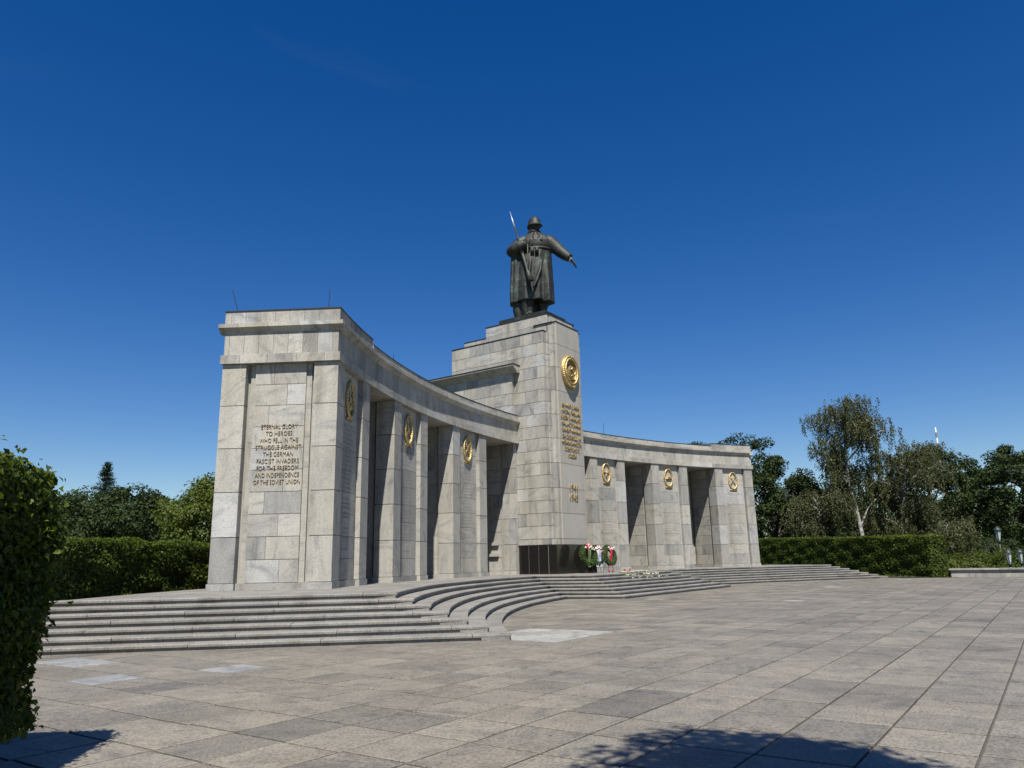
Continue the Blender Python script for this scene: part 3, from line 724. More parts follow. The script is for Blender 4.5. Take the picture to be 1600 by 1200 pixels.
# letters on the front
RUS = [('ВЕЧНАЯ СЛАВА', 1.86), ('ГЕРОЯМ, ПАВШИМ', 2.08), ('В БОЯХ С НЕМЕЦКО-', 2.12), ('ФАШИСТСКИМИ', 2.05), ('ЗАХВАТЧИКАМИ', 2.0), ('ЗА СВОБОДУ И', 1.96), ('НЕЗАВИСИМОСТЬ', 2.12), ('СОВЕТСКОГО', 1.6), ('СОЮЗА', 0.9)]
for i, (t, w) in enumerate(RUS + [('1941', 0.86), ('1945', 0.86)]):
    hgt = 0.225 if i < 9 else 0.40
    me = text_mesh(t, hgt, w, 0.035, 0.018 if i < 9 else 0.0); me.materials.append(M_GOLD)
    z = 10.28-0.357*i-0.12 if i < 9 else (5.43, 4.88)[i-9]
    o = link('inscription_line', me, None, tower); o.matrix_local = Matrix.Translation((0, 1.218, z)) @ Matrix.Rotation(R(90), 4, 'X')
# gilded crest on the front
b = MB()
for side in (-1, 1):
    for i in range(24):
        t = math.pi - (i+0.4)/24*math.pi*0.97
        for ring, (rx, rz, sz) in enumerate(((0.80, 0.88, 1.0), (0.66, 0.74, 0.85))):
            x, z = side*rx*math.sin(t), rz*math.cos(t); an = math.atan2(rz*math.sin(t), -side*rx*math.cos(t))
            b.ball((x, -0.16-0.03*ring, z), (0.15*sz, 0.10, 0.065*sz), 7, 4, 0, Matrix.Rotation(-(an+(0.4 if ring else -0.4)*side), 3, 'Y'))
b.tube([(0.75*math.sin(t), -0.06, 0.82*math.cos(t)) for t in np.linspace(0, 2*math.pi, 36)], 0.15, 7)
b.ball((0, -0.05, -0.02), (0.46, 0.20, 0.50), 16, 9)
for k in range(-3, 4):                                  # sun rays below the globe
    q = R(k*16-90); b.tube([(0.42*math.cos(q), -0.1, -0.08+0.45*math.sin(q)), (0.62*math.cos(q), -0.08, -0.08+0.64*math.sin(q))], [0.03, 0.012], 5)
sick = [(0.23*math.cos(t)+0.02, -0.30, 0.23*math.sin(t)+0.02) for t in np.linspace(R(-100), R(110), 14)]
b.tube(sick, [0.018+0.035*math.sin(math.pi*i/13) for i in range(14)], 6)
b.tube([(-0.02, -0.30, -0.2), (-0.17, -0.28, -0.30)], 0.035, 6)
b.tube([(0.24, -0.28, -0.24), (-0.12, -0.31, 0.12)], 0.03, 6); b.tube([(-0.20, -0.31, 0.06), (-0.05, -0.31, 0.21)], 0.06, 6)
V = [(0, -0.28, 0.78)]
for k in range(10):
    q = math.pi/2 + k*math.pi/5; rr_ = 0.2 if k % 2 == 0 else 0.085; V.append((rr_*math.cos(q), -0.2, 0.78+rr_*math.sin(q)))
b.add(V, [(0, k, k % 10+1) for k in range(1, 11)])
for s in (-1, 1): b.tube([(0, -0.2, -0.95), (0.3*s, -0.2, -0.86), (0.46*s, -0.16, -0.70)], [0.11, 0.09, 0.07], 7)
crest = b.build('crest', M_GOLD, tower, True); crest.location = (0, 1.24, 12.32)

# ------------------------------------------------------------------ bronze soldier
VD = math.atan2(0-CAM.x, 3.5-CAM.y)
st = empty('bronze_statue', (0, 3.45, 15.64))
st.rotation_euler = (0, 0, -VD)
tag(st, 'dark bronze soldier statue in helmet and long greatcoat standing on the tower', 'statue')
def ring(z, cx, cy, rx, ry, amp=0.0, n=40, ph=0.0, nf=9, tilt=0.0):
    out = []
    for k in range(n):
        t = 2*math.pi*k/n
        m = 1 + amp*(math.sin(nf*t+ph) + 0.5*math.sin((nf+4)*t-ph*1.7))
        out.append((cx+rx*m*math.cos(t), cy+ry*m*math.sin(t), z+tilt*math.cos(t)))
    return out
b = MB()
# greatcoat, hem to neck
b.loft([ring(1.05, -0.14, 0.08, 1.27, 0.92, 0.085, ph=0.3), ring(1.6, -0.14, 0.08, 1.27, 0.92, 0.08, ph=0.35), ring(2.4, -0.12, 0.06, 1.24, 0.88, 0.07, ph=0.5), ring(3.2, -0.08, 0.04, 1.20, 0.82, 0.055, ph=0.6),
        ring(3.9, 0.03, 0.02, 1.10, 0.75, 0.035, ph=0.7), ring(4.3, 0.13, 0.0, 1.0, 0.68, 0.015, ph=0.8), ring(4.46, 0.2, 0.0, 0.92, 0.64), ring(4.68, 0.22, -0.02, 0.97, 0.69), ring(5.0, 0.22, -0.02, 1.02, 0.70),
        ring(5.3, 0.21, 0.0, 0.93, 0.56), ring(5.5, 0.18, 0.02, 0.66, 0.44), ring(5.68, 0.12, 0.02, 0.32, 0.33), ring(5.9, 0.10, 0.0, 0.24, 0.27)])
# cape falling from the bent arm, its tail down to the base, and the right-hand flap
b.loft([ring(0.98, -1.20, 0.05, 0.33, 0.55, 0.10, 28, 1.0, 5), ring(1.8, -1.20, 0.05, 0.34, 0.58, 0.10, 28, 1.2, 5), ring(2.8, -1.14, 0.04, 0.34, 0.56, 0.09, 28, 1.4, 5), ring(3.7, -1.10, -0.02, 0.34, 0.48, 0.06, 28, 1.6, 5), ring(4.45, -1.06, -0.08, 0.30, 0.38, 0.03, 28)])
b.loft([ring(0.02, -0.86, 0.18, 0.36, 0.45, 0.09, 24, 0.4, 5), ring(0.7, -0.98, 0.16, 0.38, 0.50, 0.10, 24, 0.6, 5), ring(1.5, -1.0, 0.14, 0.34, 0.50, 0.08, 24, 0.8, 5)])
b.loft([ring(0.92, 0.78, -0.28, 0.40, 0.50, 0.10, 24, 0.4, 4), ring(1.5, 0.78, -0.28, 0.40, 0.50, 0.09, 24, 0.5, 4), ring(2.5, 0.76, -0.24, 0.38, 0.46, 0.07, 24, 0.7, 4), ring(3.5, 0.70, -0.2, 0.34, 0.40, 0.03, 24), ring(4.2, 0.6, -0.1, 0.28, 0.32, 0, 24)])
b.loft([ring(0.05, -0.10, 0.30, 0.62, 0.30, 0.07, 30, 0.2, 7), ring(1.2, -0.05, 0.36, 0.9, 0.36, 0.07, 30, 0.3, 7), ring(2.2, 0, 0.3, 0.95, 0.36, 0.04, 30, 0.4, 7)])
b.loft([ring(0.02, -0.55, -0.30, 0.17, 0.26, 0.08, 20, 0, 4), ring(0.9, -0.60, -0.42, 0.22, 0.30, 0.08, 20, 0.3, 4), ring(1.9, -0.55, -0.62, 0.2, 0.24, 0.06, 20, 0.5, 4), ring(3.0, -0.40, -0.52, 0.14, 0.18, 0, 20)])
# a raised fold running down the front edge of the coat
b.tube([(0.50, -0.72, 3.6), (0.40, -0.84, 2.9), (0.16, -0.97, 2.2), (-0.06, -1.02, 1.7)], [0.05, 0.09, 0.10, 0.07], 8)
b.tube([(-0.15, -0.62, 4.2), (-0.22, -0.78, 3.2), (-0.35, -0.92, 2.2)], [0.04, 0.07, 0.08], 8)
# legs and boots
for x, dx, yy in ((-0.25, -0.06, -0.28), (0.38, 0.12, -0.05)):
    b.tube([(x, yy, 2.2), (x+dx*0.5, yy-0.02, 1.0), (x+dx, yy, 0.35), (x+dx, yy-0.03, 0.1)], [0.36, 0.29, 0.23, 0.22], 12)
    b.ball((x+dx+0.02, yy-0.22, 0.14), (0.19, 0.44, 0.15), 14, 8)
# arms
b.tube([(-0.40, 0.0, 5.12), (-0.76, -0.02, 4.96), (-1.12, -0.12, 4.62), (-1.32, -0.28, 4.36), (-1.10, -0.50, 4.40), (-0.78, -0.68, 4.56), (-0.50, -0.78, 4.68)], [0.42, 0.45, 0.41, 0.37, 0.37, 0.33, 0.25], 14)
b.tube([(0.78, 0.0, 5.14), (1.10, -0.04, 4.96), (1.42, -0.12, 4.62), (1.70, -0.22, 4.26), (1.98, -0.34, 3.98), (2.16, -0.42, 3.82)], [0.42, 0.45, 0.41, 0.37, 0.33, 0.29], 14)
b.tube([(2.10, -0.40, 3.86), (2.24, -0.45, 3.74)], [0.29, 0.27], 12)      # cuff
# hands: palms first, fingers below
b.ball((-0.36, -0.84, 4.72), (0.20, 0.13, 0.15), 12, 8)
b.ball((2.34, -0.50, 3.60), (0.13, 0.17, 0.20), 12, 8, 0, Matrix.Rotation(R(-35), 3, 'Y'))
for i, L in enumerate((0.34, 0.38, 0.35, 0.27)):
    y = -0.62+0.085*i
    b.tube([(2.38, y+0.03, 3.54), (2.38+L*0.45, y, 3.54-L*0.75), (2.38+L*0.62, y, 3.54-L*1.35)], [0.06, 0.055, 0.042], 8)
b.tube([(2.24, -0.62, 3.60), (2.20, -0.74, 3.42), (2.24, -0.78, 3.28)], [0.065, 0.055, 0.04], 8)
for i, L in enumerate((0.2, 0.22, 0.2, 0.17)):
    z = 4.83-0.075*i
    b.tube([(-0.42, -0.92, z), (-0.26, -0.99, z+0.01), (-0.19, -0.95, z)], [0.055, 0.055, 0.045], 8)
b.tube([(-0.40, -0.80, 4.86), (-0.30, -0.90, 4.94), (-0.22, -0.94, 4.9)], [0.06, 0.055, 0.04], 8)
# head, turned towards its left front
fd = Vector((0.50, -0.866, 0.0)).normalized(); sd_ = Vector((0.866, 0.50, 0))
hc = Vector((0.12, -0.08, 6.10))
rot = Matrix((sd_, -fd, Vector((0, 0, 1)))).transposed()
b.ball(hc, (0.32, 0.38, 0.43), 18, 12, 0, rot)
b.ball(hc + fd*0.14 + Vector((0, 0, -0.22)), (0.24, 0.24, 0.20), 14, 8, 0, rot)   # jaw
b.ball(hc + fd*0.40 + Vector((0, 0, -0.03)), (0.06, 0.09, 0.12), 8, 6, 0, rot)    # nose
b.ball(hc + fd*0.33 + Vector((0, 0, -0.20)), (0.12, 0.06, 0.035), 8, 6, 0, rot)   # lips
for s in (-1, 1):
    b.ball(hc + fd*0.30 + sd_*0.13*s + Vector((0, 0, 0.09)), (0.10, 0.07, 0.04), 8, 6, 0, rot)
    b.ball(hc + sd_*0.33*s + Vector((0, 0, -0.02)), (0.05, 0.09, 0.12), 8, 6, 0, rot)
# collar and lapels
b.tube([(0.10+0.34*math.cos(t), 0.0+0.33*math.sin(t), 5.66-0.03*math.sin(t)) for t in np.linspace(0, 2*math.pi, 18)], 0.11, 8, cap=False)
raw = b.build('body_raw', M_BRONZE)
md = raw.modifiers.new('r', 'REMESH'); md.mode = 'VOXEL'; md.voxel_size = 0.042
md = raw.modifiers.new('s', 'SMOOTH'); md.factor = 0.5; md.iterations = 3
dg = bpy.context.evaluated_depsgraph_get(); me = bpy.data.meshes.new_from_object(raw.evaluated_get(dg)); bpy.data.objects.remove(raw)
me.polygons.foreach_set('use_smooth', [True]*len(me.polygons)); me.name = 'soldier_figure'
fig = link('figure', me, M_BRONZE, st); fig.location = (0, 0, 0.36)
def sp(name, b, mat=M_BRONZE): o = b.build(name, mat, st, True); o.location = (0, 0, 0.36); return o
# helmet
b = MB(); rings = []
hx = hc + Vector((0, 0, 0.20)) - fd*0.04
for z, r, y in ((-0.20, 0.54, 0.06), (-0.14, 0.49, 0.03), (-0.02, 0.45, 0.0), (0.16, 0.42, 0), (0.30, 0.34, 0), (0.40, 0.22, 0), (0.455, 0.08, 0)):
    rr_ = []
    for k in range(28):
        t = 2*math.pi*k/28; v = sd_*(r*0.86*math.cos(t)) + fd*(r*(1.08 if math.sin(t) > 0 else 0.96)*math.sin(t)+y)
        dz = -0.10*max(0, -math.sin(t)) - 0.05*max(0, math.sin(t)) if z < -0.1 else 0
        rr_.append(hx + v + Vector((0, 0, z+dz)))
    rings.append(rr_)
b.loft(rings); sp('helmet', b)
# belt, pouches, strap
b = MB(); b.tube([(0.2+0.96*math.cos(t), -0.01+0.68*math.sin(t), 4.46) for t in np.linspace(0, 2*math.pi, 30)], 0.075, 6, cap=False, flat=0.5); sp('belt', b)
for x, y in ((-0.18, -0.70), (0.10, -0.76)):
    b = MB(); b.box(x, x+0.24, y-0.12, y+0.1, 4.02, 4.40); sp('ammunition_pouch', b)
b = MB(); b.tube([(0.62, -0.38, 5.42), (0.42, -0.62, 5.1), (0.05, -0.68, 4.75), (-0.15, -0.62, 4.5)], 0.05, 6, flat=0.4); sp('strap', b)
for x in (0.38, 0.72):
    b = MB(); b.box(x, x+0.22, -0.70+0.28*(x > 0.5), -0.52+0.3*(x > 0.5), 4.86, 5.08); sp('breast_pocket', b)
b = MB(); b.tube([(0.12, -0.36, 5.60), (0.0, -0.60, 5.25), (0.06, -0.70, 4.95)], [0.05, 0.10, 0.03], 8, flat=0.5); b.tube([(0.22, -0.36, 5.60), (0.38, -0.58, 5.28), (0.24, -0.70, 4.95)], [0.05, 0.10, 0.03], 8, flat=0.5); sp('lapels', b)
# rifle with fixed bayonet
A, B = Vector((-1.41, 0.06, 7.27)), Vector((-0.20, -1.30, 2.02)); q = lambda t: A.lerp(B, t)
b = MB(); b.tube([q(0.0), q(0.13), q(0.26)], [0.006, 0.04, 0.045], 6); sp('bayonet', b, M_STEEL)
b = MB(); b.tube([q(0.24), q(0.48), q(0.62)], [0.05, 0.062, 0.075], 8); b.tube([q(0.27), q(0.27)+Vector((0, 0, 0.09))], 0.02, 6); sp('rifle_barrel', b)
b = MB(); b.tube([q(0.46), q(0.68), q(0.78), q(0.82), q(0.90), q(1.0)], [0.085, 0.11, 0.10, 0.10, 0.15, 0.20], 10, flat=0.55); b.tube([q(0.72)+Vector((0.1, -0.05, 0)), q(0.74)+Vector((0.22, -0.1, 0))], 0.035, 6); sp('rifle_stock', b)
b = MB(); b.tube([(-0.33, -0.97, 4.66), (-0.34, -0.98, 3.9), (-0.36, -1.08, 3.2), (-0.32, -1.2, 2.55)], 0.045, 6, flat=0.4); sp('rifle_sling', b)
base = MB(); base.box(-1.15, 1.15, -1.45, 1.9, 0.0, 0.36)
bo = base.build('statue_base', M_BRONZE, st); bo.rotation_euler = (0, 0, VD)

# ------------------------------------------------------------------ foliage
def leaf_mesh(name, C, N, size, mat, parent=None, fold=True, aspect=0.62, up=0.25, rng=RNG, hang=None):
    """one folded leaf (two quads) at each centre; normals N give where it faces"""
    n = len(C); C = np.asarray(C, float); N = np.asarray(N, float)
    N = N + rng.normal(0, 0.55, (n, 3)) + np.array([0, 0, up]); N /= np.linalg.norm(N, axis=1, keepdims=True)
    A = rng.normal(0, 1, (n, 3))
    if hang is not None: A = A*0.25 + np.array([0, 0, -1.0])*hang
    A -= N*(A*N).sum(1, keepdims=True); A /= np.linalg.norm(A, axis=1, keepdims=True)+1e-9
    B = np.cross(N, A)
    s = size*rng.uniform(0.65, 1.35, (n, 1)); w = s*aspect
    p0 = C - A*s*0.5; p3 = C + A*s*0.5 - N*s*0.08
    m0 = C - A*s*0.05; l = C + A*s*0.02 - B*w*0.5 + N*s*0.10; r = C + A*s*0.02 + B*w*0.5 + N*s*0.10
    if fold:
        Vv = np.stack([p0, l, p3, r], 1).reshape(-1, 3)
        idx = np.arange(n)[:, None]*4
        T = np.concatenate([idx+np.array([[0, 2, 1]]), idx+np.array([[0, 3, 2]])], 1).reshape(-1, 3)
        per = 2
    me = bpy.data.meshes.new(name)
    me.vertices.add(len(Vv)); me.vertices.foreach_set('co', Vv.ravel())
    me.loops.add(T.size); me.loops.foreach_set('vertex_index', T.ravel().astype(np.int32))
    me.polygons.add(len(T)); me.polygons.foreach_set('loop_start', np.arange(0, T.size, 3, dtype=np.int32))
    me.update(calc_edges=True)
    me.attributes.new('rnd', 'FLOAT', 'FACE').data.foreach_set('value', np.repeat(rng.random(n), per).astype(np.float32))
    return link(name, me, mat, parent)

def hedge(name, pts, width, zbot, ztop, dens, size, label, group=None, top=True, lump=0.07, rag=0.03):
    """clipped hedge along a path of (x, y): a twig core and a coat of leaves on every side"""
    root = empty(name, (pts[0][0], pts[0][1], 0)); tag(root, label, 'hedge', group)
    inv = Matrix.Translation((-pts[0][0], -pts[0][1], 0))
    P2 = [Vector(p).to_2d() for p in pts]; nrm = []
    for i in range(len(P2)):
        d = (P2[min(i+1, len(P2)-1)] - P2[max(i-1, 0)]).normalized(); nrm.append(Vector((-d.y, d.x)))
    zt = ztop if hasattr(ztop, '__len__') else [ztop]*len(P2)
    b = MB(); rings = []; k = 0.13
    for i, (p, n) in enumerate(zip(P2, nrm)):
        e = 0
        if i == 0: e = k
        if i == len(P2)-1: e = -k
        d = (P2[min(i+1, len(P2)-1)] - P2[max(i-1, 0)]).normalized(); c = p + d*e
        a, q = c + n*(k), c + n*(width-k)
        rings.append([(a.x, a.y, zbot+0.12), (q.x, q.y, zbot+0.12), (q.x, q.y, zt[i]-k), (a.x, a.y, zt[i]-k)])
    b.loft(rings); o = b.build('inner_twigs', M_TWIG, root); o.matrix_parent_inverse = inv
    Cc, Nn = [], []
    def emit(fn, area, normal):
        m = int(area*dens)
        if m < 1: return
        u, v = RNG.random(m), RNG.random(m)
        c = np.array([fn(a_, b_) for a_, b_ in zip(u, v)]); nv = np.tile(np.array(normal), (m, 1))
        bump = lump*(np.sin(c[:, 0]*3.1+c[:, 2]*2.3)+np.sin(c[:, 1]*3.7-c[:, 2]*4.1)+np.sin(c[:, 2]*7.0+c[:, 0]*1.7))/2
        dep = RNG.random(m)**1.6
        c += nv*(bump - 0.15*dep + 0.04 + rag*np.abs(RNG.normal(0, 1, m))*(RNG.random(m) < 0.25))[:, None]
        Cc.append(c); Nn.append(nv)
    for i in range(len(P2)-1):
        p, q = P2[i], P2[i+1]; n = (nrm[i]+nrm[i+1]).normalized(); L = (q-p).length
        za, zb = zt[i], zt[i+1]
        emit(lambda u, v: (*(p.lerp(q, u)), zbot+(za+(zb-za)*u-zbot)*v), L*(za-zbot), (-n.x, -n.y, 0.15))
        emit(lambda u, v: (*(p.lerp(q, u)+n*width), zbot+(za+(zb-za)*u-zbot)*v), L*(za-zbot)*0.4, (n.x, n.y, 0.15))
        if top: emit(lambda u, v: (*(p.lerp(q, u)+n*width*v), za+(zb-za)*u), L*width, (0, 0, 1))
    for j, sg in ((0, -1), (len(P2)-1, 1)):
        p = P2[j]; n = nrm[j]; d = Vector((n.y, -n.x))*sg
        emit(lambda u, v: (*(p+n*width*u), zbot+(zt[j]-zbot)*v), width*(zt[j]-zbot), (d.x, d.y, 0.15))
    C_ = np.concatenate(Cc); N_ = np.concatenate(Nn)
    o = leaf_mesh('foliage', C_, N_, size, L_HEDGE, root); o.matrix_parent_inverse = inv
    return root
# near hedge at the left edge; its corner stands on the paving
K = Vector((-33.27, -12.92)); d2 = Vector((-0.73, -0.69)).normalized()
hedge('near_hedge', [K + d2*5.0, K + d2*2.5, K + d2*0.0], 3.2, 0.32, 2.53, 2600, 0.066, 'tall clipped leafy hedge close by at the left edge', lump=0.07, rag=0.06)
arc = [P(t, 45.3)[:2] for t in np.linspace(-52, -16, 16)]
hedge('rear_hedge', arc, 1.3, 0.0, 2.52, 520, 0.10, 'dark clipped hedge behind the left steps and end pier')
ur = Vector((math.sin(R(44)), math.cos(R(44))))
h0 = Vector((23.9, -13.1))
ptsR = [h0 + ur*q for q in (32.0, 20.0, 11.0, 5.0, 0.0)]
hedge('right_hedge', ptsR, 1.35, 0.05, [3.55, 3.25, 3.0, 2.9, 2.80], 420, 0.15, 'clipped hedge beyond the right end of the steps', lump=0.05)

def tree(name, base, height, crown, nclump, leaf, mat, label, group, trunk_r=0.3, lean=(0, 0), per=250, low=0.25, bark=M_BARK, seed=0, squash=1.0, clump_r=(0.8, 1.5)):
    """tapered trunk, limbs to every leaf clump, and clumps spread through the crown's shell"""
    rng = np.random.default_rng(seed+100); root = empty(name, (*base, 0)); tag(root, label, 'tree', group)
    zc0 = height*low; rx, ry = crown; zc = (height+zc0)/2; rz = (height-zc0)/2
    cl = []
    while len(cl) < nclump:
        v = rng.normal(0, 1, 3); v /= np.linalg.norm(v); rad = rng.uniform(0.45, 1.0)**0.5
        lob = 1 + 0.16*math.sin(3*math.atan2(v[1], v[0])+seed) + 0.12*math.sin(5*v[2]+seed*2)
        cr = rng.uniform(*clump_r)
        p = np.array([v[0]*(rx-cr*0.6)*rad*lob, v[1]*(ry-cr*0.6)*rad*lob, zc + v[2]*(rz-cr*0.6)*rad])
        if v[2] < -0.5 and rng.random() < 0.3: continue
        cl.append((p + np.array([lean[0], lean[1], 0])*(p[2]/height), cr))
    b = MB()
    top = Vector((lean[0]*0.8, lean[1]*0.8, height*0.8))
    b.tube([(0, 0, -0.1), (lean[0]*0.1, lean[1]*0.1, height*0.2), (lean[0]*0.4, lean[1]*0.4, height*0.5), top], [trunk_r*1.25, trunk_r, trunk_r*0.6, trunk_r*0.15], 8)
    for p, cr in cl[::max(1, len(cl)//16)]:
        z0 = max(height*0.15, p[2]-rng.uniform(0.2, 0.45)*height*0.6); s0 = Vector((lean[0]*z0/height, lean[1]*z0/height, z0)); e = Vector(p)
        mid = s0.lerp(e, 0.5) + Vector((0, 0, 0.4)); b.tube([s0, mid, e], [trunk_r*0.4, trunk_r*0.25, trunk_r*0.06], 5)
    o = b.build('trunk', bark, root)
    C_, N_ = [], []
    for p, cr in cl:
        v = rng.normal(0, 1, (per, 3)); v /= np.linalg.norm(v, axis=1, keepdims=True)
        rr_ = cr*rng.uniform(0.25, 1.0, (per, 1))**0.5
        C_.append(p + v*rr_*np.array([1, 1, 0.72*squash])); N_.append(v)
    leaf_mesh('crown', np.concatenate(C_), np.concatenate(N_), leaf, mat, root, rng=rng, up=0.35)
    return root
def at(px, D):
    d = CF + CR*((px-800)/F_PX) - CU*((880-600)/F_PX); d.z = 0; d.normalize(); return (CAM.x+d.x*D, CAM.y+d.y*D)
GL, GR = 'trees beyond the left hedge', 'trees beyond the right hedge'
tree('broad_tree', at(182, 75), 9.6, (6.3, 6.3), 120, 0.26, L_DARK, 'broad dark round-headed tree behind the left rear hedge', GL, seed=1, low=0.0)
tree('broad_tree', at(90, 82), 9.3, (6.0, 6.0), 100, 0.26, L_DARK, 'dark tree half hidden by the near hedge at left', GL, seed=2, low=0.1)
tree('leafy_tree', at(335, 58), 8.5, (4.4, 4.4), 90, 0.22, L_MID, 'lighter green tree between the left trees and the end pier', GL, seed=3, low=0.08)
tree('broad_tree', at(10, 88), 10.0, (6, 6), 50, 0.28, L_DARK, 'dark tree behind the near hedge at the far left edge', GL, seed=14, low=0.1)
tree('broad_tree', at(1092, 92), 16.3, (4.2, 4.2), 50, 0.27, L_DARK, 'dark tree just showing above the right wing', GR, seed=4, low=0.3)
tree('open_tree', at(1172, 95), 17.4, (4.4, 4.4), 46, 0.27, L_DARK, 'tall dark tree with open feathery top beside the right end pier', GR, seed=5, low=0.25, per=90, clump_r=(0.6, 1.1))
tree('broad_tree', at(1215, 84), 12.4, (4.8, 4.8), 84, 0.26, L_DARK, 'full dark tree directly right of the end pier', GR, seed=6, low=0.06)
tree('broad_tree', at(1262, 88), 10.9, (3.6, 4.0), 50, 0.26, L_DARK, 'dark tree left of the tall birch', GR, seed=16, low=0.06)
tree('broad_tree', at(1468, 100), 14.9, (5.4, 5.4), 84, 0.28, L_DARK, 'dark tree with rounded top right of the birches', GR, seed=7, low=0.06)
tree('broad_tree', at(1530, 104), 12.6, (4.4, 4.4), 60, 0.28, L_DARK, 'dark tree between rounded tree and right edge', GR, seed=8, low=0.05)
tree('broad_tree', at(1592, 108), 14.6, (4.6, 4.6), 70, 0.28, L_DARK, 'tall dark tree cut by the right edge of the picture', GR, seed=9, low=0.05)
tree('broad_tree', at(1400, 108), 11.5, (6.5, 5.5), 76, 0.28, L_DARK, 'low dark tree filling in behind the birches', GR, seed=10, low=0.05)
tree('broad_tree', at(1330, 112), 11.0, (6.0, 5.5), 70, 0.28, L_DARK, 'dark tree standing behind the birch trunk', GR, seed=17, low=0.05)
tree('broad_tree', at(1640, 96), 12.5, (6, 6), 60, 0.28, L_DARK, 'dark tree mostly outside the right edge of the picture', GR, seed=11, low=0.05)
# tree over the photographer: only its shadow is in the picture
tree('overhanging_tree', (-36.1, -22.95), 8.6, (1.7, 1.7), 60, 0.13, L_MID, 'young tree whose crown shades the paving at the bottom', GL, trunk_r=0.12, lean=(2.15, 2.1), seed=12, low=0.66, per=260, clump_r=(0.5, 0.8))

# the park's far edge: one mass of foliage
def wood(px0, px1, D, h, seed, n):
    rng = np.random.default_rng(seed); C_, N_ = [], []
    for k in range(n):
        px = rng.uniform(px0, px1); x, y = at(px, D+rng.uniform(-6, 6)); hh = h*(0.8+0.2*math.sin(px*0.03+seed))*rng.random()**0.9; cr = rng.uniform(1.0, 1.8)
        v = rng.normal(0, 1, (110, 3)); v /= np.linalg.norm(v, axis=1, keepdims=True)
        C_.append(np.array([x, y, hh]) + v*cr*rng.uniform(0.4, 1, (110, 1))); N_.append(v)
    return C_, N_
ca, na = wood(-120, 420, 100, 6.6, 1, 900); cb, nb = wood(1160, 1760, 128, 8.5, 2, 640)
tag(leaf_mesh('distant_wood', np.concatenate(ca+cb), np.concatenate(na+nb), 0.34, L_DARK), 'dark mass of distant park trees closing the horizon', 'wood', kind='stuff')
# spruce top far behind the left trees
def conifer(name, base, h, rmax, label):
    rng = np.random.default_rng(77); root = empty(name, (*base, 0)); tag(root, label, 'tree', GL)
    b = MB(); b.tube([(0, 0, -0.1), (0, 0, h)], [0.3, 0.03], 8); b.build('trunk', M_BARK, root)
    C_, N_ = [], []
    z = h*0.3
    while z < h:
        f = (h-z)/(h*0.7); r = rmax*f**0.75 + 0.15
        for k in range(9):
            a = rng.uniform(0, 6.28); m = 60; s = rng.random(m)
            C_.append(np.stack([np.cos(a)*r*s, np.sin(a)*r*s, z + 0.35*s*s*r*0.5 + rng.normal(0, 0.08, m)], 1) + rng.normal(0, 0.13, (m, 3))); N_.append(np.tile([0, 0, 1.0], (m, 1)))
        z += 0.55
    leaf_mesh('crown', np.concatenate(C_), np.concatenate(N_), 0.24, L_CONE, root, aspect=0.35, rng=rng)
conifer('spruce_tree', at(152, 98), 13.6, 2.6, 'small spruce top rising above the dark left trees')

# birches: white trunk and limbs, leaves on hanging strands
def birch(name, base, h, limbs, label, seed, trunk, strands=26, leaf=0.17):
    rng = np.random.default_rng(seed); root = empty(name, (*base, 0)); tag(root, label, 'tree', 'birches behind the right hedge')
    ax = Vector((CR.x, CR.y, 0)).normalized(); dp = Vector((-ax.y, ax.x, 0))
    W = lambda a, d, z: ax*a + dp*d + Vector((0, 0, z))
    b = MB(); b.tube([W(*p[:3]) for p in trunk], [p[3] for p in trunk], 9)
    C_, N_ = [], []
    for pts in limbs:
        pts = [W(*p) for p in pts]; n = len(pts)
        b.tube(pts, [0.085*(1-i/(n-1))+0.010 for i in range(n)], 6)
        for s in range(strands):
            t = rng.uniform(0.25, 1.0)*(n-1); i = min(int(t), n-2); p0 = pts[i].lerp(pts[i+1], t-i)
            L = rng.uniform(0.7, 2.3); off = rng.normal(0, 0.55, 3); off[2] = abs(off[2])*0.5
            m = int(30*L); u = np.linspace(0, 1, m)
            drift = rng.normal(0, 0.25, 2)
            c = np.array(p0)+off + np.stack([drift[0]*u, drift[1]*u, -L*u**1.2], 1) + rng.normal(0, 0.09, (m, 3))
            C_.append(c); N_.append(rng.normal(0, 1, (m, 3)))
    b.build('trunk', M_BIRCHBARK if h > 15 else M_BIRCHTWIG, root)
    leaf_mesh('crown', np.concatenate(C_), np.concatenate(N_), leaf, L_BIRCH, root, rng=rng, hang=0.9, aspect=0.6)
def auto_limbs(rng, trunk, zlo, zhi, reach, n):
    out = []
    for k in range(n):
        z = zlo+(zhi-zlo)*(k+rng.random()*0.7)/n; f = (z-zlo)/(zhi-zlo)
        # follow the trunk to its x at that height
        tx = np.interp(z, [p[2] for p in trunk], [p[0] for p in trunk])
        a = rng.uniform(0, 6.28); rr_ = reach*(math.sin(math.pi*min(1, 0.22+0.78*(1-f)))*0.8+0.3)*rng.uniform(0.6, 1.05)
        ex, ed = math.cos(a)*rr_, math.sin(a)*rr_*0.9
        out.append([(tx, 0, z), (tx+ex*0.4, ed*0.4, z+rr_*0.30), (tx+ex*0.8, ed*0.8, z+rr_*0.42), (tx+ex*1.05, ed*1.05, z+rr_*0.22)])
    return out
tr1 = [(0.35, 0, -0.1, 0.24), (0.2, 0, 3.0, 0.20), (-0.1, 0, 6.0, 0.17), (-0.55, 0, 8.6, 0.14), (-0.45, 0, 11.5, 0.12), (-0.3, 0, 14.0, 0.07), (-0.2, 0, 16.2, 0.02)]
